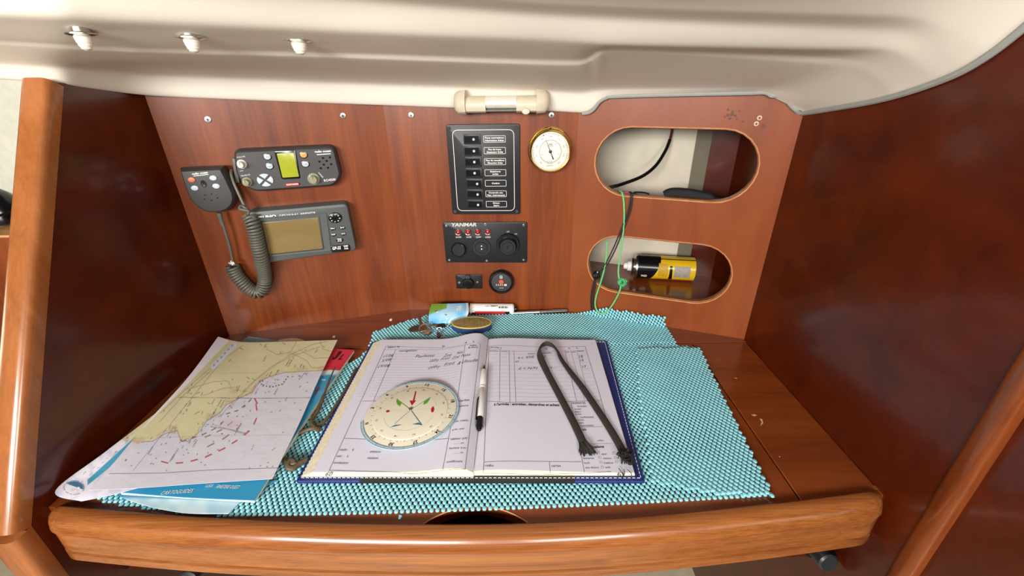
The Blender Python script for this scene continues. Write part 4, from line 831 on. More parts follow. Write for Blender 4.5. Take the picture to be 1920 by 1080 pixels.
# ------------------------------------------------------------------ course plotter disc
pc = FB.px(769, 780, .004); q1 = FB.px(769, 712, .004); q2 = FB.px(769, 846, .004)
rp = (abs(FB.px(857, 780, .004)[0]-FB.px(681, 780, .004)[0]))/2
cB = ((q1[1]+q2[1])/2); zc = max(FB.zf(pc[0]+dx*rp, cB) for dx in (-1, -.5, 0, .5, 1))
tl = 0.020
exP = (exB+V((0, 0, .062))).normalized(); FP = Fr(FB.o+FB.ex*pc[0]+FB.ey*(cB-.006)+FB.ex*.000+FB.ey*.003+V((0, 0, 0.0122)), exP, FB.ey)
rp *= .975
t = thing('course_plotter', tuple(FP.pt(0, 0, 0)), 'ivory round course plotter disc with coloured boat symbols on the open left page', 'plotter')
mb = MB(); mb.lathe(FP, 0, 0, [(rp*.985, 0), (rp, .0004), (rp, .0012), (rp*.99, .0014), (rp*.2, .0014)], 64); mb.build('base_disc', M_PLOT, t)
ring = MB(); n = 96; vs = []
for r_, h_ in ((rp*.985, .0016), (rp*1.02, .0018), (rp*1.05, .0016), (rp*1.05, .0006), (rp*.985, .0006)): vs += [FP.pt(r_*math.cos(a), r_*math.sin(a), h_) for a in np.linspace(math.radians(-168), math.radians(125), n)]
fs = [(k*n+i, k*n+i+1, ((k+1) % 5)*n+i+1, ((k+1) % 5)*n+i) for k in range(5) for i in range(n-1)]; ring.add(vs, fs).build('scale_ring', M_CLEAR, t)
mb = MB(); mb.lathe(FP, 0, 0, [(rp*.80, .0012), (rp*.80, .0020), (rp*.78, .0024), (rp*.2, .0024)], 60); mb.build('dial_disc', M_PLOT, t)
mb = MB(); mb.line(FP, ell(0, 0, rp*1.045, rp*1.045, 80)[:66] if False else [(rp*1.045*math.cos(a), rp*1.045*math.sin(a)) for a in np.linspace(math.radians(-168), math.radians(125), 80)], .0004, .0019); mb.line(FP, [(rp*.992*math.cos(a), rp*.992*math.sin(a)) for a in np.linspace(math.radians(-168), math.radians(125), 80)], .0004, .0019)
for k in range(26):
    a = math.radians(-165+k*11.4); mb.line(FP, [(rp*.992*math.cos(a), rp*.992*math.sin(a)), (rp*1.045*math.cos(a), rp*1.045*math.sin(a))], .0004, .0019)
mb.build('scale_marks', M_TEAL, t)
mb = MB()
for k in range(36):
    a = math.radians(k*10+4); mb.line(FP, [(rp*.815*math.cos(a), rp*.815*math.sin(a)), (rp*.86*math.cos(a), rp*.86*math.sin(a))], .0005, .0016)
mb.build('degree_marks', mat('rosy_mark', (150, 110, 104), .5), t)
nums = ['12', '9', '6', '3', 'N', '33', '30', '27', '24', '21', '18', '15']
mb = MB()
for k, s in enumerate(nums):
    a = math.radians(78+30*k); ux, uy = math.cos(a), math.sin(a); ex_ = (uy, -ux); w = .0062 if len(s) > 1 else .0034
    cpx, cpy = rp*.885*ux, rp*.885*uy; mb.text(FP, (cpx-ex_[0]*w/2, cpy-ex_[1]*w/2), (cpx+ex_[0]*w/2, cpy+ex_[1]*w/2), s, .0048, .0016, bold=.03)
for k in range(12):
    a = math.radians(78+30*k); ux, uy = math.cos(a), math.sin(a); ex_ = (uy, -ux); w = .0035; cpx, cpy = rp*.70*ux, rp*.70*uy
    mb.text(FP, (cpx-ex_[0]*w/2, cpy-ex_[1]*w/2), (cpx+ex_[0]*w/2, cpy+ex_[1]*w/2), str((3*k) % 36 or 36), .0024, .0026)
mb.build('numerals', mat('black_print', (28, 26, 28), .5), t)
def pp(x, y): return FP.px(660+x/6.75, 700+y/6.75, .0026)
def flat(name, m, pts, par=t): mb = MB(); mb.poly(FP, [pp(x, y) for x, y in pts], .0027); return mb.build(name, m, par)
ar = MB(); ar.poly(FP, [pp(x, y) for x, y in ((800, 228), (816, 225), (790, 345), (812, 345), (757, 408), (728, 345), (768, 348))], .0027); ar.build('red_arrow', M_CRIM, t)
flat('green_boat', M_GREEN2, ((568, 318), (590, 345), (628, 375), (606, 418), (575, 395), (560, 360)))
flat('green_boat', M_GREEN2, ((992, 300), (980, 335), (945, 380), (903, 398), (910, 360), (945, 330)))
flat('red_mark', M_CRIM, [(452+22*math.cos(a)+4*math.sin(a), 480-15*math.sin(a)) for a in np.linspace(0, 6.1, 14)])
flat('red_mark', M_CRIM, [(1020+20*math.cos(a)+5*math.sin(a), 458-38*math.sin(a)) for a in np.linspace(0, 6.1, 14)])
flat('blue_boat', M_TEAL, ((485, 685), (540, 655), (635, 650), (560, 668)))
flat('blue_boat', M_TEAL, ((888, 658), (845, 625), (762, 645), (850, 650)))
def seg(name, m, p, q, w): mb = MB(); mb.line(FP, [pp(*p), pp(*q)], w, .00265); mb.build(name, m, t)
seg('boat_line', M_GREEN2, (590, 345), (738, 455), .0010); seg('boat_line', M_INK, (990, 305), (750, 455), .0005); seg('boat_line', M_TEAL, (540, 640), (735, 470), .0006); seg('boat_line', M_TEAL, (750, 470), (885, 655), .0010)
for k in range(9): seg('dash_mark', M_INKL, (480+k*60 if k < 4 else 530+k*56, 475-k*3), (505+k*60 if k < 4 else 555+k*56, 474-k*3), .0004)
mb = MB(); f = FP.sub(*pp(742, 450), .0024); mb.lathe(f, 0, 0, [(.0026, 0), (.0026, .001), (.0018, .0014), (.001, .0008)], 16); mb.build('pivot', M_KEYM, t)
mb = MB(); mb.line(FP, [(rp*.56*math.cos(a), rp*.56*math.sin(a)) for a in np.linspace(-2.9, -.3, 24)], .0003, .0026); mb.line(FP, [(rp*.56*math.cos(a), rp*.56*math.sin(a)) for a in np.linspace(.25, 1.0, 10)], .0003, .0026); mb.build('dial_arc', M_INKL, t)
# ------------------------------------------------------------------ pen on the book
A = FB.pt(*FB.px(908, 684, .006), .0055); B = FB.pt(*FB.px(898, 806, .006), .0055); d = (B-A)
ax = lambda s: A+d*s
t = thing('ballpoint_pen', tuple((A+B)/2-V((0, 0, .004))), 'slim white ballpoint pen with black tip and clip in the book gutter', 'pen')
L_ = d.length
MB().tube([ax(0), ax(.03), ax(.10)], [.0006, .0014, .0036], 12).build('tip', M_BLK2, t)
mb = MB(); mb.tube([ax(.10), ax(.12), ax(.36), ax(.365), ax(.375), ax(.38), ax(.40), ax(.405), ax(.415), ax(.42), ax(.84), ax(.845)], [.0037, .0042, .0044, .0040, .0040, .0044, .0044, .0040, .0040, .0044, .0044, .004], 14); mb.build('barrel', mat('white_barrel', (230, 228, 222), .25, coat=.5), t)
mb = MB(); mb.tube([ax(.845), ax(.86), ax(.95), ax(.96), ax(.985), ax(1.0)], [.0046, .0048, .0047, .0036, .0036, .0022], 14); mb.build('cap_end', M_BLK2, t)
mb = MB(); sd = V((-.0045, 0, .003)); mb.tube([ax(.56)+sd*.8, ax(.60)+sd*1.1, ax(.75)+sd*1.1, ax(.88)+sd*1.05], [.0010, .0017, .0015, .0016], 8, ry=.001); mb.build('clip', M_BLK2, t)
# ------------------------------------------------------------------ flat black lace
LP = [(1093, 829, 0), (1078, 797, 0), (1060, 762, 0), (1043, 730, 0), (1025, 696, 0), (1014, 672, .3), (1011, 658, 1), (1016, 648, 1.2), (1025, 644.5, 1.2), (1036, 648, 1.1), (1045, 658, .9), (1054, 676, .5), (1070, 698, .2), (1093, 728, 0), (1117, 763, 0), (1140, 798, 0), (1158, 828, 0), (1170, 851, 0)]
raw = []; twist = []
for u, v, tw in LP:
    h = .0026+tw*.0034; p = FB.pt(*FB.px(u, v, h), h); raw.append(p); twist.append(tw)
cp = catmull(raw, 6); tws = np.interp(np.linspace(0, len(LP)-1, len(cp)), range(len(LP)), twist); sides = []
for i, p in enumerate(cp):
    tn = (cp[min(i+1, len(cp)-1)]-cp[max(i-1, 0)]).normalized(); hz = tn.cross(V((0, 0, 1))).normalized(); an = min(1.3, tws[i]*1.1); sides.append(hz*math.cos(an)+V((0, 0, 1))*math.sin(an))
t = thing('braided_lace', tuple(cp[len(cp)//2]-V((0, 0, .008))), 'flat charcoal braided lace with frayed ends looped on the right page', 'lace')
mb = MB(); mb.tube(cp, [.0052]*len(cp), 12, ry=.0019, side=sides); mb.build('braid', M_LACE, t)
def fray(p, dirv, n, ln, spread, par):
    mb = MB()
    for k in range(n):
        a = random.uniform(-spread, spread); dv = Matrix.Rotation(a, 3, 'Z') @ dirv; l = ln*random.uniform(.6, 1.1); s = Matrix.Rotation(math.pi/2, 3, 'Z') @ dirv*random.uniform(-.0045, .0045)
        q = p+s; mb.tube(catmull([q-dirv*.004, q+dv*l*.4+V((0, 0, random.uniform(-.001, .003))), q+dv*l+V((random.uniform(-.001, .001), 0, random.uniform(-.0015, .001)))], 3), random.uniform(.0005, .0009), 5)
    o = mb.build('frayed_end', M_LACE, par); o['kind'] = 'stuff'
d0 = (cp[0]-cp[3]).normalized(); d0.z = 0; d1 = (cp[-1]-cp[-4]).normalized(); d1.z = 0
fray(cp[0], d0, 60, .020, .38, t); fray(cp[-1], d1, 30, .014, .5, t)
mb = MB()
for k in range(46):
    c0 = cp[-1]+d1*.006+V((random.gauss(0, .0045), random.gauss(0, .004), random.uniform(.0005, .006))); r = random.uniform(.0015, .004); ph = random.uniform(0, 6); tl_ = V((random.gauss(0, 1), random.gauss(0, 1), random.gauss(0, 1))).normalized(); e1 = tl_.orthogonal().normalized(); e2 = tl_.cross(e1)
    mb.tube([c0+e1*r*math.cos(ph+a)+e2*r*math.sin(ph+a)*.8 for a in np.linspace(0, 4.6, 9)], .0006, 4)
o = mb.build('knotted_fluff', mat('black_thread', (24, 23, 23), .9), t); o['kind'] = 'stuff'
for u0, v0, uu, vv in ((1160, 878, 1168, 899), (1170, 880, 1166, 896), (1176, 880, 1184, 893)):
    mb = MB(); mb.tube(catmull([FB.pt(*FB.px(u0, v0, .003), .003), FB.pt(*FB.px((u0+uu)/2+3, (v0+vv)/2, .002), .002), FB.pt(*FB.px(uu, vv, .001), .001)], 5), .00045, 5); mb.build('loose_thread', M_LACE, t)
# ------------------------------------------------------------------ charts and booklet on the left (printed sheets)
def segd(U, Vv, p, q):
    d = np.array(q, float)-np.array(p, float); L2 = max(d@d, 1e-9); tt = np.clip(((U-p[0])*d[0]+(Vv-p[1])*d[1])/L2, 0, 1)
    return np.hypot(U-p[0]-tt*d[0], Vv-p[1]-tt*d[1])
def pline(C, U, Vv, pts, w, col, al=1.0, dash=None):
    acc = 0
    for p, q in zip(pts[:-1], pts[1:]):
        L_ = math.hypot(q[0]-p[0], q[1]-p[1])
        D = segd(U, Vv, p, q); a = np.clip((w*1.45-D)/0.7+.5, 0, 1)*min(1, al*1.2)
        if dash:
            s = ((U-p[0])*(q[0]-p[0])+(Vv-p[1])*(q[1]-p[1]))/max(L_, 1e-6)+acc; a = a*((s % (2*dash)) < dash)
        C[:] = C*(1-a[..., None])+np.array(col)*a[..., None]; acc += L_
def vnoise(U, Vv, sc, seed):
    rg = np.random.default_rng(seed); T_ = rg.random((64, 64)); x = U/sc; y = Vv/sc; xi = np.floor(x).astype(int); yi = np.floor(y).astype(int); fx = x-xi; fy = y-yi
    fx = fx*fx*(3-2*fx); fy = fy*fy*(3-2*fy); g = lambda a, b_: T_[a % 64, b_ % 64]
    return (g(xi, yi)*(1-fx)+g(xi+1, yi)*fx)*(1-fy)+(g(xi, yi+1)*(1-fx)+g(xi+1, yi+1)*fx)*fy
def lin(c): return np.array(s2l(c)[:3])
def psheet(name, ctrl, nu, nv, paint, m, parent, thick=0.0, clampx=True):
    # ctrl: rows of (u, v, z): a sheet through measured points, each with its own height
    K = np.array(ctrl, float); R0, C0 = K.shape[:2]
    ti = np.linspace(0, R0-1, nv); tj = np.linspace(0, C0-1, nu)
    def interp(A):
        B = np.array([[np.interp(t_, range(R0), A[:, j]) for j in range(C0)] for t_ in ti]); return np.array([[0]]) if False else np.array([np.interp(tj, range(C0), B[i]) for i in range(nv)])
    def smooth(A):
        from_ = [catmull([V((x, 0, 0)) for x in A[:, j]], 16) for j in range(C0)]; cols = np.array([[p.x for p in c] for c in from_]).T
        fr_ = [catmull([V((x, 0, 0)) for x in r], 16) for r in cols]; B = np.array([[p.x for p in c] for c in fr_])
        a = np.linspace(0, B.shape[0]-1, nv); b_ = np.linspace(0, B.shape[1]-1, nu); B = np.array([np.interp(a, range(B.shape[0]), B[:, j]) for j in range(B.shape[1])]).T
        return np.array([np.interp(b_, range(B.shape[1]), B[i]) for i in range(nv)])
    U, Vv, Zz = smooth(K[..., 0]), smooth(K[..., 1]), smooth(K[..., 2])
    mb = MB(); G = []
    for i in range(nv):
        row = []
        for j in range(nu):
            p = onz(U[i, j], Vv[i, j], Zz[i, j])
            if p.x < XL+.002: p.x = XL+.002
            row.append(p)
        G.append(row)
    mb.grid(G); o = mb.build(name, m, parent, sharp=None)
    if o.data.polygons[0].normal.z < 0: o.data.flip_normals()
    C = paint(U, Vv); at = o.data.attributes.new('print', 'FLOAT_COLOR', 'POINT')
    at.data.foreach_set('color', np.concatenate([C.reshape(-1, 3), np.ones((nu*nv, 1))], 1).astype(np.float32).ravel())
    if thick: sm = o.modifiers.new('paper', 'SOLIDIFY'); sm.thickness = thick; sm.offset = -1
    return o
COAST = [(150, 842), (200, 838), (240, 832), (265, 829), (287, 827), (310, 813), (332, 807), (339, 826), (352, 828), (361, 821), (376, 807), (387, 789), (400, 782), (413, 773), (424, 759), (450, 746), (473, 735), (487, 715), (506, 706), (535, 698), (575, 696), (640, 693)]
SEA, LAND, TOWN, WHT = lin((206, 204, 213)), lin((205, 198, 158)), lin((188, 158, 126)), lin((226, 222, 228))
def paint_chart(U, Vv):
    C = np.zeros(U.shape+(3,)); C[:] = SEA
    n1 = vnoise(U, Vv, 7, 1); n2 = vnoise(U, Vv, 3, 2); n3 = vnoise(U, Vv, 40, 3)
    cv_ = np.interp(U, [c[0] for c in COAST], [c[1] for c in COAST])
    dist = (cv_-Vv)+(n1-.5)*9+(n2-.5)*5
    a = np.clip(dist/1.5+.5, 0, 1)[..., None]; C = C*(1-a)+(LAND*(0.94+.12*n3[..., None]))*a
    sh = np.clip(1-np.abs(dist+7)/9, 0, 1)[..., None]*.35; C = C*(1-sh)+lin((186, 190, 206))*sh
    tw = np.clip(1-np.abs(dist-3)/6, 0, 1)*np.clip((vnoise(U, Vv, 14, 5)-.45)*4, 0, 1); tw = tw[..., None]*.7; C = C*(1-tw)+TOWN*tw
    for cu, cv2, ru, rv in ((548, 663, 11, 6), (560, 692, 16, 4), (438, 735, 8, 4), (400, 778, 14, 5), (528, 660, 5, 3)):
        d = np.clip(1.2-np.hypot((U-cu)/ru, (Vv-cv2)/rv)+(n2-.5)*.6, 0, 1)[..., None]*.6; C = C*(1-d)+TOWN*d
    ink_ = lin((84, 78, 86)); br = lin((150, 126, 104)); mg = lin((176, 70, 96))
    pline(C, U, Vv, [(c[0], c[1]) for c in COAST[3:]], .5, lin((120, 100, 84)), .6)
    for pts in ([(420, 772), (470, 720), (505, 690), (545, 665), (585, 646), (615, 640)], [(430, 766), (480, 712), (520, 682), (548, 668), (600, 650)], [(300, 790), (345, 740), (390, 700), (420, 672), (455, 648)], [(300, 775), (350, 728), (430, 660)], [(350, 730), (400, 716), (428, 714), (434, 730), (470, 735)], [(548, 663), (575, 676), (585, 690), (612, 688)], [(560, 655), (590, 672), (625, 670)], [(545, 660), (556, 640)], [(380, 742), (420, 728), (440, 726)], [(500, 655), (520, 665), (545, 660)], [(600, 640), (606, 655), (625, 660)]):
        pline(C, U, Vv, pts, .35, br, .7)
    pline(C, U, Vv, [(334, 745), (420, 746), (500, 746.5), (588, 745)], .35, ink_, .75); pline(C, U, Vv, [(205, 888), (300, 887), (400, 881), (530, 877)], .35, ink_, .8); pline(C, U, Vv, [(360, 700), (480, 699)], .3, br, .4); pline(C, U, Vv, [(250, 822), (400, 817), (560, 815)], .3, ink_, .3); pline(C, U, Vv, [(420, 672), (340, 770), (250, 882)], .3, ink_, .6)
    pline(C, U, Vv, [(302, 865), (318, 869), (350, 867), (385, 857), (420, 841), (450, 822), (472, 804), (483, 780), (480, 758)], .9, mg, .85, 14)
    pline(C, U, Vv, [(388, 838), (420, 822), (447, 802), (462, 780)], .8, lin((150, 100, 100)), .8, 16); pline(C, U, Vv, [(384, 820), (415, 806), (437, 790), (445, 780)], .8, lin((140, 110, 110)), .8, 12)
    pline(C, U, Vv, [(340, 828), (380, 815), (410, 800), (428, 780)], .6, ink_, .8, 10); pline(C, U, Vv, [(395, 800), (430, 805), (460, 812)], .5, ink_, .6); pline(C, U, Vv, [(400, 796), (460, 815)], .4, ink_, .5)
    pline(C, U, Vv, [(424, 776), (445, 770), (462, 758), (474, 745)], .6, ink_, .85, 8); pline(C, U, Vv, [(493, 713), (490, 722), (508, 726), (530, 720), (540, 706)], .8, ink_, .8, 3); pline(C, U, Vv, [(478, 748), (482, 756)], 1.1, mg, .8)
    d = np.clip(1.1-np.hypot((U-432)/26, (Vv-796)/16), 0, 1)[..., None]*.5; C[:] = C*(1-d)+lin((196, 170, 176))*d
    rg = np.random.default_rng(4)
    for k in range(150):
        u, v = rg.uniform(230, 600), rg.uniform(700, 890); cvv = np.interp(u, [c[0] for c in COAST], [c[1] for c in COAST])
        if v < cvv+4 and rg.random() < .8: continue
        near = v < cvv+45
        if not near and rg.random() < .55: continue
        pline(C, U, Vv, [(u, v), (u+rg.uniform(1, 2.2), v-rg.uniform(0, 1.6))], .55, ink_, .7)
    for u, v, s, l in ((536, 686, 60, 14), (540, 688, 60, 14), (494, 677, 62, 10), (505, 705, 62, 9), (517, 702, 62, 9), (444, 733, 60, 12), (397, 758, 62, 10), (408, 762, 60, 16), (413, 764, 60, 16), (400, 776, 60, 12), (352, 762, 60, 10), (352, 738, 62, 8), (474, 838, 60, 3), (322, 862, 60, 24), (318, 866, 60, 16), (278, 852, 60, 16), (362, 838, 60, 14), (440, 815, 60, 14), (514, 740, 60, 14), (535, 752, 62, 8), (563, 688, 60, 6), (568, 690, 60, 6), (592, 660, 60, 6)):
        an = math.radians(s); pline(C, U, Vv, [(u, v), (u+l*math.cos(an), v-l*math.sin(an))], .85, ink_, .8, 1.6)
    for k in range(60):
        u, v = rg.uniform(330, 620), rg.uniform(645, 800); cvv = np.interp(u, [c[0] for c in COAST], [c[1] for c in COAST])
        if v > cvv-6: continue
        an = math.radians(rg.choice([58, 62, 150, 20])); l = rg.uniform(2, 7); pline(C, U, Vv, [(u, v), (u+l*math.cos(an), v-l*math.sin(an))], .5, lin((128, 108, 92)), .7)
    for k in range(46):
        i = rg.integers(3, len(COAST)-2); u = rg.uniform(COAST[i][0], COAST[i+1][0]); v = np.interp(u, [c[0] for c in COAST], [c[1] for c in COAST])+rg.uniform(-9, 16); l = rg.uniform(2, 8)
        pline(C, U, Vv, [(u, v), (u+l*.5, v-l*.85)], .6, ink_, .75, 1.7)
    # white left border and its scale box
    e = np.interp(Vv, [630, 640, 720, 820, 918], [432, 428, 352, 250, 150]); wa = np.clip((e-U)/3+.5, 0, 1)[..., None]; C = C*(1-wa)+WHT*wa
    pline(C, U, Vv, [(440, 646), (400, 688)], 3.2, lin((206, 208, 216)), 1); pline(C, U, Vv, [(437, 646), (398, 688)], 1.0, lin((140, 146, 160)), .7, 5)
    return C
# booklet under the charts: red heading, white swoosh, blue cover
def paint_book(U, Vv):
    C = np.zeros(U.shape+(3,)); blue = lin((52, 150, 192)); C[:] = blue*(.96+.08*vnoise(U, Vv, 20, 8)[..., None])
    lim = np.interp(U, [560, 600, 615, 640, 670], [700, 696, 694, 695, 697])
    w = np.clip((lim+8-Vv)/4+.5, 0, 1)[..., None]; C = C*(1-w)+lin((206, 222, 226))*w
    r = np.clip((lim-Vv)/1.2+.5, 0, 1)[..., None]; C = C*(1-r)+lin((206, 44, 66))*r
    pline(C, U, Vv, [(592, 738), (596, 730), (599, 728)], 1.2, lin((150, 36, 70)), .9); pline(C, U, Vv, [(604, 712), (609, 712)], .8, WHT, .9)
    return C
t = thing('sailing_guide', tuple(onz(430, 800, .002)), 'blue booklet with red heading lying under the sea charts', 'booklet')
bz = .010; outb = [T(468, 640, bz), T(664, 656, bz), T(576, 800, bz), T(478, 938, bz), T(200, 921, bz)]
FTb = Fr((0, 0, 0), (1, 0, 0), (0, 1, 0))
outq = [T(478, 645, bz), T(663.5, 656, bz), T(571, 790, bz), T(476, 937, bz), T(225, 922, bz)]
mb = MB(); mb.prism(FTb, outq, [(0, .0052), (0, bz-.0004)]); mb.build('pages', M_PAPERC, t)
psheet('cover', [[(476, 643, bz), (570, 650, bz), (664.5, 655.5, bz)], [(350, 780, bz), (460, 785, bz), (571, 790, bz)], [(222, 923, bz+.001), (350, 933, bz), (477, 938.5, bz)]], 150, 150, paint_book, vcol('glossy_booklet_cover', .35, .3), t, .0004)
FBk = Fr((0, 0, bz), (1, 0, 0), (0, 1, 0))
mb = MB(); mb.tpx(FBk, 622, 673, 632, 673, '3', 13, .0006, bold=.06, shear=.3); mb.tpx(FBk, 634, 674, 640, 674, 'L', 9, .0006, bold=.05, shear=.3); mb.build('lettering', mat('black_heading', (40, 12, 20), .5), t)
mb = MB(); mb.tpx(FBk, 300, 928, 360, 923, 'CARTOGUIDES', 6, .0006, bold=.0, shear=.2); mb.tpx(FBk, 384, 913.5, 398, 913, 'GUIDE', 4.5, .0006, bold=.0); mb.tpx(FBk, 404, 915, 447, 916.5, 'FINISTERE OUEST', 5.5, .0006, bold=.0, shear=.2); mb.build('lettering', M_WHITE, t)
t = thing('folded_leaflet', tuple(onz(350, 945, .002)), 'pale blue leaflet edge sticking out below the blue booklet', 'leaflet')
def paint_leaf(U, Vv):
    C = np.zeros(U.shape+(3,)); C[:] = lin((196, 218, 226)); k = np.clip((vnoise(U, Vv, 18, 11)-.4)*2, 0, 1)[..., None]*.5; C = C*(1-k)+lin((120, 182, 208))*k
    k = np.clip((938-Vv)/6, 0, 1)[..., None]; return C*(1-k)+lin((70, 150, 190))*k
psheet('sheet', [[(235, 905, .0042), (350, 912, .0042), (520, 900, .0042)], [(225, 930, .0042), (340, 943, .0042), (462, 932, .0042)], [(285, 951, .0045), (350, 962, .0045), (428, 963, .0045)]], 60, 40, paint_leaf, vcol('leaflet_paper', .5, .1), t, .0008)
def paint_under(U, Vv):
    C = np.zeros(U.shape+(3,)); C[:] = lin((218, 214, 224)); lv = np.clip((vnoise(U, Vv, 9, 21)-.55)*4, 0, 1)[..., None]*.35; C = C*(1-lv)+lin((160, 160, 186))*lv
    y = np.clip((826-Vv)/3+.5, 0, 1)[..., None]; C = C*(1-y)+LAND*y
    line = (U-165)/(262-165)*(820-903)+903                     # teal band
    d = np.clip((6+(U-165)*.05-np.abs(Vv-line-1))/1.5, 0, 1)*np.clip((U-163)/2, 0, 1); C = C*(1-d[..., None])+lin((66, 148, 176))*d[..., None]
    dd = np.hypot((U-139)/19, (Vv-914)/13); disc = np.clip((1-dd)*8, 0, 1)*((Vv < 912+(U-139)*.35)); C = C*(1-disc[..., None])+lin((62, 104, 136))*disc[..., None]
    for cu, cv2 in ((147, 915), (142, 921)): e = np.clip((1-np.hypot((U-cu)/3, (Vv-cv2)/2.4))*4, 0, 1)[..., None]; C = C*(1-e)+lin((226, 226, 232))*e
    ringm = np.clip((.09-np.abs(dd-1.0))*14, 0, 1)*(vnoise(U, Vv, 2.2, 31) > .35); C = C*(1-ringm[..., None]*.8)+lin((90, 100, 120))*ringm[..., None]*.8
    rg = np.random.default_rng(9)
    for k in range(26):
        s = rg.random(); u = 150+s*110; v = 905-s*95+rg.uniform(-12, 6); pline(C, U, Vv, [(u, v), (u+4, v-rg.uniform(0, 6))], .5, lin((120, 116, 150)), .5)
    return C
t = thing('printed_chart', tuple(onz(200, 860, .004)), 'lower sea chart with a round emblem on its front corner', 'chart')
psheet('sheet', [[(400, 668, .020), (470, 680, .014), (560, 690, .012)], [(315, 755, .022), (400, 770, .014), (520, 790, .012)], [(200, 845, .020), (300, 850, .014), (420, 870, .012)], [(104, 920, .012), (180, 900, .013), (290, 900, .0125)], [(152, 940, .009), (205, 929, .0115), (262, 914, .012)]], 170, 150, paint_under, vcol('chart_paper_under', .55, .05, .15), t, .0004)
t = thing('sea_chart', tuple(onz(400, 780, .008)), 'topmost sea chart with yellow land and lavender water on the chart pile', 'chart')
psheet('sheet', [[(409, 631, .030), (455, 641, .020), (540, 640, .0165), (633, 637, .016)], [(352, 708, .027), (415, 705, .020), (500, 708, .0165), (600, 706, .015)], [(278, 790, .024), (350, 790, .0185), (445, 792, .0165), (562, 792, .0145)], [(218, 862, .0205), (285, 862, .0175), (395, 860, .0155), (528, 862, .0135)], [(167, 919, .0165), (260, 915, .0160), (385, 906, .0145), (511, 898, .0125)]], 330, 280, paint_chart, vcol('chart_paper_top', .55, .05, .2), t, .0003)
# disc and blue sheet peeking out behind the charts
FK = Fr(onz(532, 652, .0032), (1, 0, 0), (0, 1, 0)); rk_ = abs(onz(572, 652, .003).x-onz(532, 652, .003).x)
t = thing('plotting_disc', tuple(FK.o), 'pale round plotting disc peeking out behind the chart pile', 'plotter')
mb = MB(); mb.lathe(FK, 0, -.012, [(rk_*1.15, -.0015), (rk_*1.15, 0), (rk_*1.1, .0004)], 48); mb.build('disc', M_PLOT, t)
mb = MB(); f = FK; mb.text(f, (-.016, .034), (-.012, .0345), '6', .004, .0006, bold=.03); mb.text(f, (.008, .034), (.014, .033), '12', .004, .0006, bold=.03); mb.build('numerals', M_INK, t)
mb = MB(); mb.prism(FTb, [T(440, 650, .006), T(466, 630.5, .006), T(520, 638, .006), T(560, 660, .006)], [(0, .0052), (0, .006)]); tag(mb.build('blue_card', mat('pale_blue_card', (150, 190, 206), .5)), 'pale blue card corner peeking out behind the topmost sea chart', 'card')
# ------------------------------------------------------------------ brown leather cord between charts and book
def atT(u, v, z): return onz(u, v, z)
t = thing('leather_cord', tuple(onz(590, 790, .003)), 'brown forked leather cord lying between the charts and the log book', 'cord')
MB().tube(catmull([atT(628, 689, .016), atT(618, 712, .015), atT(606, 745, .010), atT(596, 770, .007), atT(586, 786, .007), atT(586, 797, .007), atT(597, 806, .008)], 6), [.0011]*6+[.0018]*6+[.0026]*12+[.003]*12+[.0026], 8).build('fork_arm', M_STRAP, t)
MB().tube(catmull([atT(668, 690, .006), atT(645, 735, .006), atT(622, 772, .006), atT(606, 792, .006), atT(592, 799, .0065)], 6), .0022, 8).build('fork_arm', M_STRAP, t)
MB().tube(catmull([atT(600, 806, .008), atT(585, 803, .007), atT(566, 810, .006), atT(545, 818, .006)], 6), .0026, 8).build('cross_piece', M_STRAP, t)
MB().tube(catmull([atT(533, 862, .006), atT(541, 871, .008), atT(552, 868, .009), atT(545, 864, .010), atT(540, 875, .009), atT(549, 878, .007), atT(560, 870, .0065), atT(575, 862, .006)], 7), .0036, 8).build('knot', M_STRAP, t)
# ------------------------------------------------------------------ small things at the back of the table
zL = 0.0012
# tissue packet
def paint_pack(U, Vv):
    C = np.zeros(U.shape+(3,)); C[:] = lin((96, 176, 220)); w = np.clip((vnoise(U, Vv, 16, 41)-.35)*1.8, 0, 1)[..., None]*.7; C = C*(1-w)+lin((196, 220, 232))*w
    g = np.clip((582-Vv-(U-806)*.35+8)/2, 0, 1)[..., None]*(U < 838)[..., None]; C = C*(1-g)+lin((112, 158, 60))*g
    for cu, cv2, c_ in ((818, 583, (40, 92, 132)), (836, 590, (40, 92, 132)), (820, 585, (220, 226, 120)), (838, 597, (206, 222, 130))):
        e = np.clip((1-np.hypot((U-cu)/2.4, (Vv-cv2)/2))*4, 0, 1)[..., None]*.8; C = C*(1-e)+lin(c_)*e
    pline(C, U, Vv, [(857, 582), (860, 575), (864, 574), (862, 582)], .8, WHT, .7); e = np.clip((U-873)/2, 0, 1)[..., None]; return C*(1-e)+lin((206, 206, 206))*e
t = thing('tissue_packet', tuple(onz(840, 600, zL)), 'sky blue tissue packet with green corner behind the keys', 'packet')
G = []; pk = [[(809, 570), (845, 569), (878, 568)], [(804, 588), (842, 587), (879, 585)], [(804, 606), (838, 607), (872, 602)]]
def pk3(i, j): u, v = pk[i][j]; return (u, v, (.030, .022, .006)[i]+(.003 if j == 1 else 0))
psheet('wrapper', [[pk3(i, j) for j in range(3)] for i in range(3)], 50, 40, paint_pack, vcol('glossy_wrapper', .25, .5, .3), t, .010)
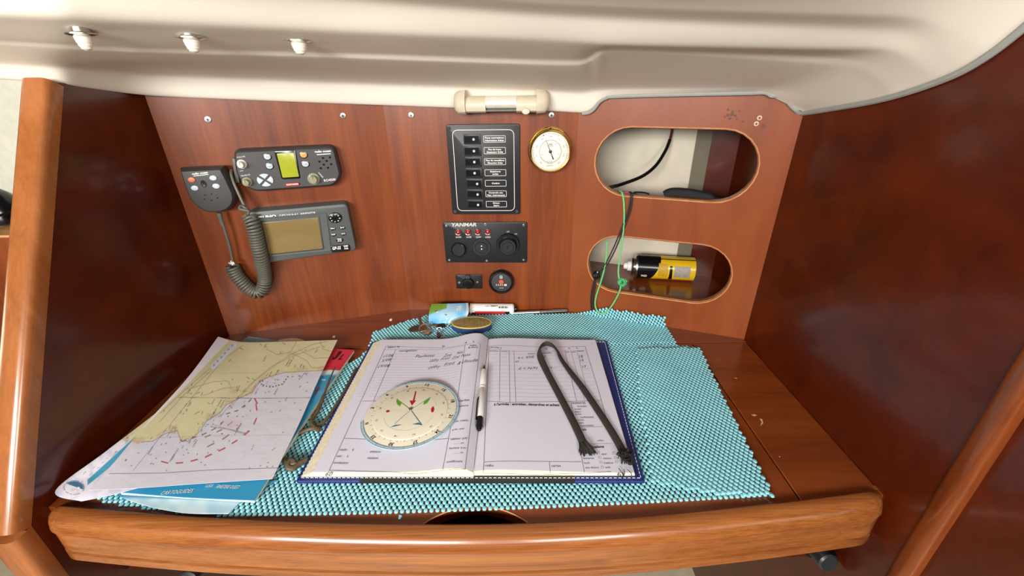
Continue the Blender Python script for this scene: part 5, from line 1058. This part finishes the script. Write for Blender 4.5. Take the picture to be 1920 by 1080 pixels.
# marker
A = onz(882, 579, .012); B = onz(966, 580, .012)
A = FC.pt(*FC.px(881, 578, .012), .012); B = FC.pt(*FC.px(964, 580, .012), .012); A.z = B.z = .0118; dd_ = B-A; axm = lambda s: A+dd_*s
t = thing('marker_pen', tuple((A+B)/2-V((0, 0, .008))), 'thick white marker with red band lying against the back panel', 'marker')
MB().tube([axm(0), axm(.01), axm(.97), axm(1)], [.008, .0104, .0104, .008], 18).build('barrel', mat('white_marker_barrel', (232, 226, 220), .35), t)
MB().tube([axm(1), axm(1.01), axm(1.045), axm(1.05)], [.004, .0046, .0046, .003], 12).build('plug', M_BLK2, t)
fm = Fr(axm(.5), dd_.normalized(), V((0, -.35, .94))); hm = .00795
def band(a0, a1, r0_, r1_, name, m, n=8):
    mb = MB(); ax_ = dd_.normalized(); e1 = V((0, -1, 0)); e1 = (e1-ax_*e1.dot(ax_)).normalized(); e2 = ax_.cross(e1)
    if e2.z < 0: e2 = -e2
    mb.grid([[axm(s)+(e1*math.cos(q)+e2*math.sin(q))*.01065 for s in np.linspace(a0, a1, 6)] for q in np.linspace(r0_, r1_, n)]); mb.build(name, m, t)
band(.12, .80, -1.0, -.02, 'red_band', M_RED); band(.80, .90, -1.0, -.05, 'dark_band', M_BLK2); band(.05, .13, -1.0, -.3, 'dark_patch', M_NAVYD)
for k in range(9): band(.66+k*.024, .66+k*.024+(.012 if k % 3 else .018), .55, .95, 'barcode_bar', M_BLK2, 4)
fm = Fr(axm(.5)+V((0, -.0063, .0089)), dd_.normalized(), V((0, .82, .57)))
mb = MB(); mb.text(fm, (-.012, -.001), (-.004, -.001), 'LOT', .0022, .0003); mb.text(fm, (-.002, -.001), (.012, -.001), '290577', .0026, .0003, bold=.03); mb.build('lettering', M_INK, t)
# silver pen
A = FC.pt(*FC.px(952, 588, .020), .020); B = FC.pt(*FC.px(1064, 578, .006), .006); A.z = .0058; B.z = .0052; d = B-A
t = thing('silver_pen', tuple((A+B)/2-V((0, 0, .004))), 'thin silver pen lying behind the mat edge right of the marker', 'pen')
MB().tube([A, A+d*.03, A+d*.14, A+d*.15, A+d*.5, A+d*.51, A+d*.53, A+d*.54, A+d*.98, A+d], [.0006, .0012, .0030, .0034, .0034, .0038, .0038, .0034, .0034, .0024], 12).build('barrel', M_SILV, t)
MB().tube([A+d*.72+V((0, -.002, .0038)), A+d*.76+V((0, -.002, .0044)), A+d*.97+V((0, -.002, .0042))], .0009, 6).build('clip', M_SILV, t)
# round cork-topped tin
P0 = onz(885, 616, .0032); rr0 = (onz(923, 614, .012).x-onz(847, 614, .012).x)/2
FZ = Fr(V((P0.x, P0.y, .0032)), (1, 0, 0), (0, 1, 0))
t = thing('oval_float', tuple(FZ.o), 'oval navy float with cork brown top and yellow rim beside the keys', 'float')
MB().lathe(FZ, 0, 0, [(rr0*.93, 0), (rr0*.99, .0015), (rr0, .003), (rr0*.995, .0115)], 48, ry=.56).build('side', mat('navy_vinyl', (40, 66, 112), .5, bump=.3, bscale=500), t)
MB().lathe(FZ, 0, 0, [(rr0*.995, .0112), (rr0*1.0, .0125), (rr0*.97, .0135), (rr0*.94, .013)], 48, ry=.56).build('rim', mat('yellow_rim', (206, 178, 88), .5), t)
MB().lathe(FZ, 0, 0, [(rr0*.95, .010), (rr0*.945, .0130), (rr0*.6, .0138), (rr0*.1, .014)], 40, ry=.56).build('cork_top', mat('cork', (140, 118, 68), .8, var=.35, nscale=260, bump=.5, bscale=500), t)
# keys
t = thing('key_bunch', tuple(onz(805, 620, .003)), 'worn keys on a ring with dark oval fob in front of tissue packet', 'keys')
def ringpts(c, r, tilt, n=28, ex_=V((1, 0, 0)), ey_=V((0, 1, 0))): return [c+ex_*r*math.cos(2*math.pi*k/n)+(ey_*math.cos(tilt)+V((0, 0, 1))*math.sin(tilt))*r*math.sin(2*math.pi*k/n) for k in range(n+1)]
c = atT(797, 617, .010); MB().tube(ringpts(c, .0108, .45), .0011, 8).build('split_ring', M_SILV, t)
f = Fr(atT(779, 618, .004), (1, -.1, .1), (0.1, 1, .15)); MB().prism(f, ell(0, 0, .0125, .0085, 24), [(.001, 0), (0, .001), (0, .0022), (.001, .003)]).build('oval_fob', mat('dark_brown_fob', (62, 50, 44), .4), t)
f = Fr(atT(790, 608, .009), (-.35, .90, .25), (-.9, -.35, .0)); MB().prism(f, fillet([(-.020, -.0075), (-.010, -.0085), (-.004, -.0045), (-.002, -.0028), (.018, -.0026), (.020, -.001), (.020, .0018), (.016, .0026), (-.002, .0028), (-.004, .0045), (-.010, .0085), (-.020, .0075)], .001, 2), [(0, 0), (0, .0016), (.0004, .002)]).build('key', M_KEYM, t)
f = Fr(atT(802, 624, .0035), (.3, -.9, .1), (.9, .3, .1)); MB().prism(f, fillet([(-.008, -.006), (.006, -.008), (.011, 0), (.006, .008), (-.008, .006)], .002, 3), [(0, 0), (0, .002), (.0005, .0024)]).build('key', M_KEYM, t)
f = Fr(atT(818, 611, .005), (1, .1, 0), (-.1, 1, .2)); MB().prism(f, fillet([(-.012, -.003), (-.001, -.003), (.002, -.007), (.012, -.007), (.014, 0), (.012, .007), (.002, .007), (-.001, .003), (-.012, .003)], .001, 2), [(0, 0), (0, .0018), (.0004, .0022)]).build('key', M_KEYM, t)
f = Fr(atT(828, 612, .005), (.9, .3, .1), (-.3, 1, .1)); MB().prism(f, rrect(0, 0, .015, .010, .002), [(0, 0), (0, .003), (.001, .004)]).build('black_tag', M_BLK2, t)
c = atT(824, 620, .007); MB().tube(ringpts(c, .006, .9), .0009, 7).build('small_ring', M_SILV, t)
f = Fr(atT(823, 630, .0035), (.45, -1, 0), (1, .45, 0)); MB().prism(f, rrect(0, 0, .013, .006, .002), [(0, 0), (0, .003), (.001, .004)]).build('snap_hook', mat('bronze_clasp', (112, 74, 58), .35, metal=.8), t)
c = atT(831, 634, .005); MB().tube(ringpts(c, .0042, .3), .0009, 7).build('chain_link', M_SILV, t)
c = atT(836, 613, .005); MB().tube(ringpts(c, .004, 1.1), .0009, 7).build('chain_link', M_SILV, t)
MB().tube(catmull([atT(838, 611, .006), atT(843, 607, .009), atT(848, 604, .012), atT(853, 603, .014)], 5), .0012, 7).build('loop_cord', mat('beige_string', (176, 164, 132), .7), t)
# ------------------------------------------------------------------ things in the locker
def atP(u, v, h): return FRT.pt(*FRT.px(u, v, h), h)
A = atP(1186, 506, -.05); B = atP(1303, 492, -.085); zc_ = .048+.0245; A.z = zc_; B.z = zc_
A = FRT.pt(FRT.px(1193, 503, -.098)[0], zc_, -.098); B = FRT.pt(FRT.px(1302, 497, -.118)[0], zc_, -.118); d = (B-A); axc = lambda s: A+d*s
t = thing('spray_can', tuple((A+B)/2-V((0, 0, .0245))), 'yellow and black spray can lying in the lower oval locker opening', 'spray can')
rc = .0235
MB().tube([axc(0), axc(.01), axc(.99), axc(1)], [rc*.96, rc, rc, rc*.94], 32).build('body', mat('yellow_can', (222, 180, 30), .3, coat=.4), t)
MB().tube([axc(-.105), axc(-.10), axc(-.07), axc(-.05), axc(-.03), axc(0)], [rc*.50, rc*.72, rc*.80, rc*.70, rc*.96, rc*.98], 28).build('dome', M_SILV, t)
MB().tube([axc(-.235), axc(-.23), axc(-.17), axc(-.165), axc(-.10)], [rc*.22, rc*.27, rc*.30, rc*.42, rc*.45], 16).build('nozzle', M_WHITE, t)
ax_ = d.normalized(); e1 = (-FRT.n*-1); e1 = (FRT.n-ax_*FRT.n.dot(ax_)).normalized(); e2 = Z1
def cband(name, m, fn0, fn1, q0, q1, par=t, n=40, r=rc*1.006):
    mb = MB(); mb.grid([[axc(fn0(q)+(fn1(q)-fn0(q))*s)+(e1*math.cos(q)+e2*math.sin(q))*r for s in np.linspace(0, 1, 4)] for q in np.linspace(q0, q1, n)]); return mb.build(name, m, par)
cband('black_label', M_BLK2, lambda q: 0.0, lambda q: .30+.10*math.sin(q+.3), -1.4, 3.0); cband('black_stripe', M_BLK2, lambda q: .55, lambda q: .60-.02*q, -.9, .55); cband('black_stripe', M_BLK2, lambda q: .30, lambda q: .99, 1.12, 1.22); cband('text_block', mat('grey_text_block', (156, 148, 138), .5, var=.25, nscale=500), lambda q: .63, lambda q: .90, -.45, .55, r=rc*1.012); cband('text_block', mat('gold_text_block', (190, 150, 26), .5, var=.3, nscale=500), lambda q: .36, lambda q: .52, -.4, .75, r=rc*1.01); cband('red_stripe', M_RED, lambda q: .34, lambda q: .98, -.95, -.82)
fcn = Fr(axc(.12)+(e1*math.cos(-.55)+e2*math.sin(-.55))*rc*1.02, ax_, (e2*math.cos(.55)+e1*math.sin(.55))); mb = MB(); mb.text(fcn, (-.006, 0), (.006, 0), 'WD', .006, .0003, bold=.05); mb.build('lettering', M_WHITE, t)
# cable in the upper opening
zs = .196
cpts = [atP(1140, 352, -.03), atP(1170, 344, -.05), atP(1205, 330, -.075), atP(1230, 310, -.10), atP(1248, 282, -.125), atP(1256, 262, -.14)]
t = thing('black_cable', tuple(cpts[0]), 'thick black cable curving up behind the upper oval locker opening', 'cable')
MB().tube(catmull([FRT.pt(-.02, .222, -.03)]+cpts, 8), .0030, 10).build('sheath', M_BLK2, t)
MB().tube(catmull([cpts[-1], atP(1259, 250, -.145), atP(1261, 236, -.148), atP(1262, 215, -.15)], 6), .0024, 8).build('red_core', mat('dark_red_wire', (96, 24, 22), .4), t)
a, c_ = FRT.px(1163, 355, -.02); f = Fr(FRT.pt(a, .2235+.004, -.022), FRT.ex, (-FRT.n)); f.n = Z1
t = thing('pink_lighter', tuple(FRT.pt(a, .2235, -.022)), 'pink plastic lighter lying at the left edge of the upper oval opening', 'lighter')
mb = MB(); mb.prism(f, rrect(0, 0, .036, .012, .004), [(.002, .0), (0, .003), (0, .008), (.003, .011)]); mb.build('body', mat('magenta_plastic', (206, 70, 130), .2, coat=.6), t)
mb = MB(); mb.prism(f, rrect(-.024, 0, .013, .011, .002), [(0, .001), (0, .009), (.002, .010)]); mb.build('metal_head', M_SILV, t)
a, c_ = FRT.px(1195, 360, -.016); f = Fr(FRT.pt(a, .2235, -.018), FRT.ex, -FRT.n); f.n = Z1
# ledge carrying the small things behind the cutout
b = MB(); b.prism(FRT, [(-.02, .212), (.30, .212), (.30, .2232), (-.02, .2232)], [(0, -.045), (0, -.0128)]); struct(b.build('trim_9', M_WALL))
mb = MB(); mb.tube(catmull([f.pt(-.02, .004, .005), f.pt(-.005, .004, .010), f.pt(.012, .002, .011), f.pt(.022, .0, .008)], 5), [.003]*5+[.006]*8+[.004]*3, 10, ry=.004); tag(mb.build('adapter', M_BLK2), 'small black adapter lying beside the pink lighter', 'adapter')
f = Fr(FRT.pt(FRT.px(1300, 372, -.032)[0], .2235, -.032), FRT.ex, -FRT.n); f.n = Z1
mb = MB(); mb.tube(catmull([f.pt(-.045, 0, .004), f.pt(-.036, 0, .013), f.pt(-.01, 0, .014), f.pt(.02, 0, .010), f.pt(.045, 0, .006)], 5), [.004]*3+[.011]*14+[.006]*4, 10, ry=.010); tag(mb.build('black_pouch', mat('black_fabric', (20, 18, 20), .8)), 'black cloth pouch lying in the right half of the upper oval opening', 'pouch')
# hanging cords
t = thing('green_cord', tuple(atP(1130, 582, .01)), 'thin green cord with a knot hanging from the upper oval opening', 'cord')
gp = [atP(1162, 358, -.012), atP(1167, 363, -.002), atP(1170, 385, .004), atP(1170, 420, .004), atP(1166, 455, .004), atP(1160, 500, .004), atP(1160, 518, .005), atP(1164, 530, .006), atP(1162, 545, .006), atP(1154, 562, .006), atP(1142, 580, .008), atP(1132, 588, .010), atP(1122, 585, .010), atP(1116, 572, .007), atP(1118, 555, .005), atP(1126, 530, .004), atP(1133, 505, .004), atP(1137, 480, .003), atP(1138, 452, .0035)]
MB().tube(catmull(gp, 7), .0015, 8).build('strand', M_GREEN, t)
mb = MB(); kc_ = atP(1167, 529, .008); rg = random.Random(3); pts_ = []
for k in range(26): an = k*1.9; r = .007*rg.uniform(.5, 1.1); pts_.append(kc_+FRT.ex*r*math.cos(an)+Z1*r*1.15*math.sin(an)+FRT.n*rg.uniform(-.003, .004))
mb.tube(catmull(pts_, 5), .0015, 6); mb.build('knot', mat('green_knot', (70, 178, 104), .6), t)
t = thing('hanging_black_cord', tuple(atP(1110, 575, .006)), 'pair of thin black cords hanging beside the green cord', 'cord')
for k, off in enumerate((0, 4)):
    cp_ = [atP(1180+off*.6, 360, -.010), atP(1183+off*.6, 366, .003), atP(1178+off, 395, .004), atP(1165+off, 430, .004), atP(1148+off*1.2, 470, .004), atP(1132+off, 500, .004), atP(1118+off*.5, 517, .005), atP(1112+off, 535, .005), atP(1108+off, 560, .004), atP(1109+off*.8, 584, .004)]
    MB().tube(catmull(cp_, 7), .0013, 7).build('strand', mat('black_cord', (40, 32, 34), .6) if k == 0 else bpy.data.materials['black_cord'], t)
MB().tube(catmull([atP(1113, 513, .007), atP(1120, 510, .010), atP(1124, 518, .009), atP(1116, 522, .008), atP(1112, 515, .007)], 5), .0025, 7).build('knot', M_BLK2, t)
# ------------------------------------------------------------------ catches under the table front
for u, v, lb in ((1550, 1052, 'round black rubber catch under the right end of the table rail'), (356, 1084, 'round black rubber catch under the left end of the table rail')):
    c = ony(u, v, .335); f = Fr(c+V((0, 0, 0)), (1, 0, 0), (0, .25, .97))
    t = thing('rubber_catch', tuple(c), lb, 'catch', 'catches under the table rail')
    MB().lathe(f, 0, 0, [(.011, -.026), (.0115, -.004), (.0122, 0), (.0122, .003), (.010, .005), (.004, .0045)], 22).build('stop', mat('dark_rubber', (40, 44, 48), .4), t)
    MB().lathe(f, 0, 0, [(.016, -.027), (.016, -.022), (.013, -.020)], 22).build('flange', M_BLK2, t)
for o in bpy.data.objects:
    if '_o' in o: del o['_o']
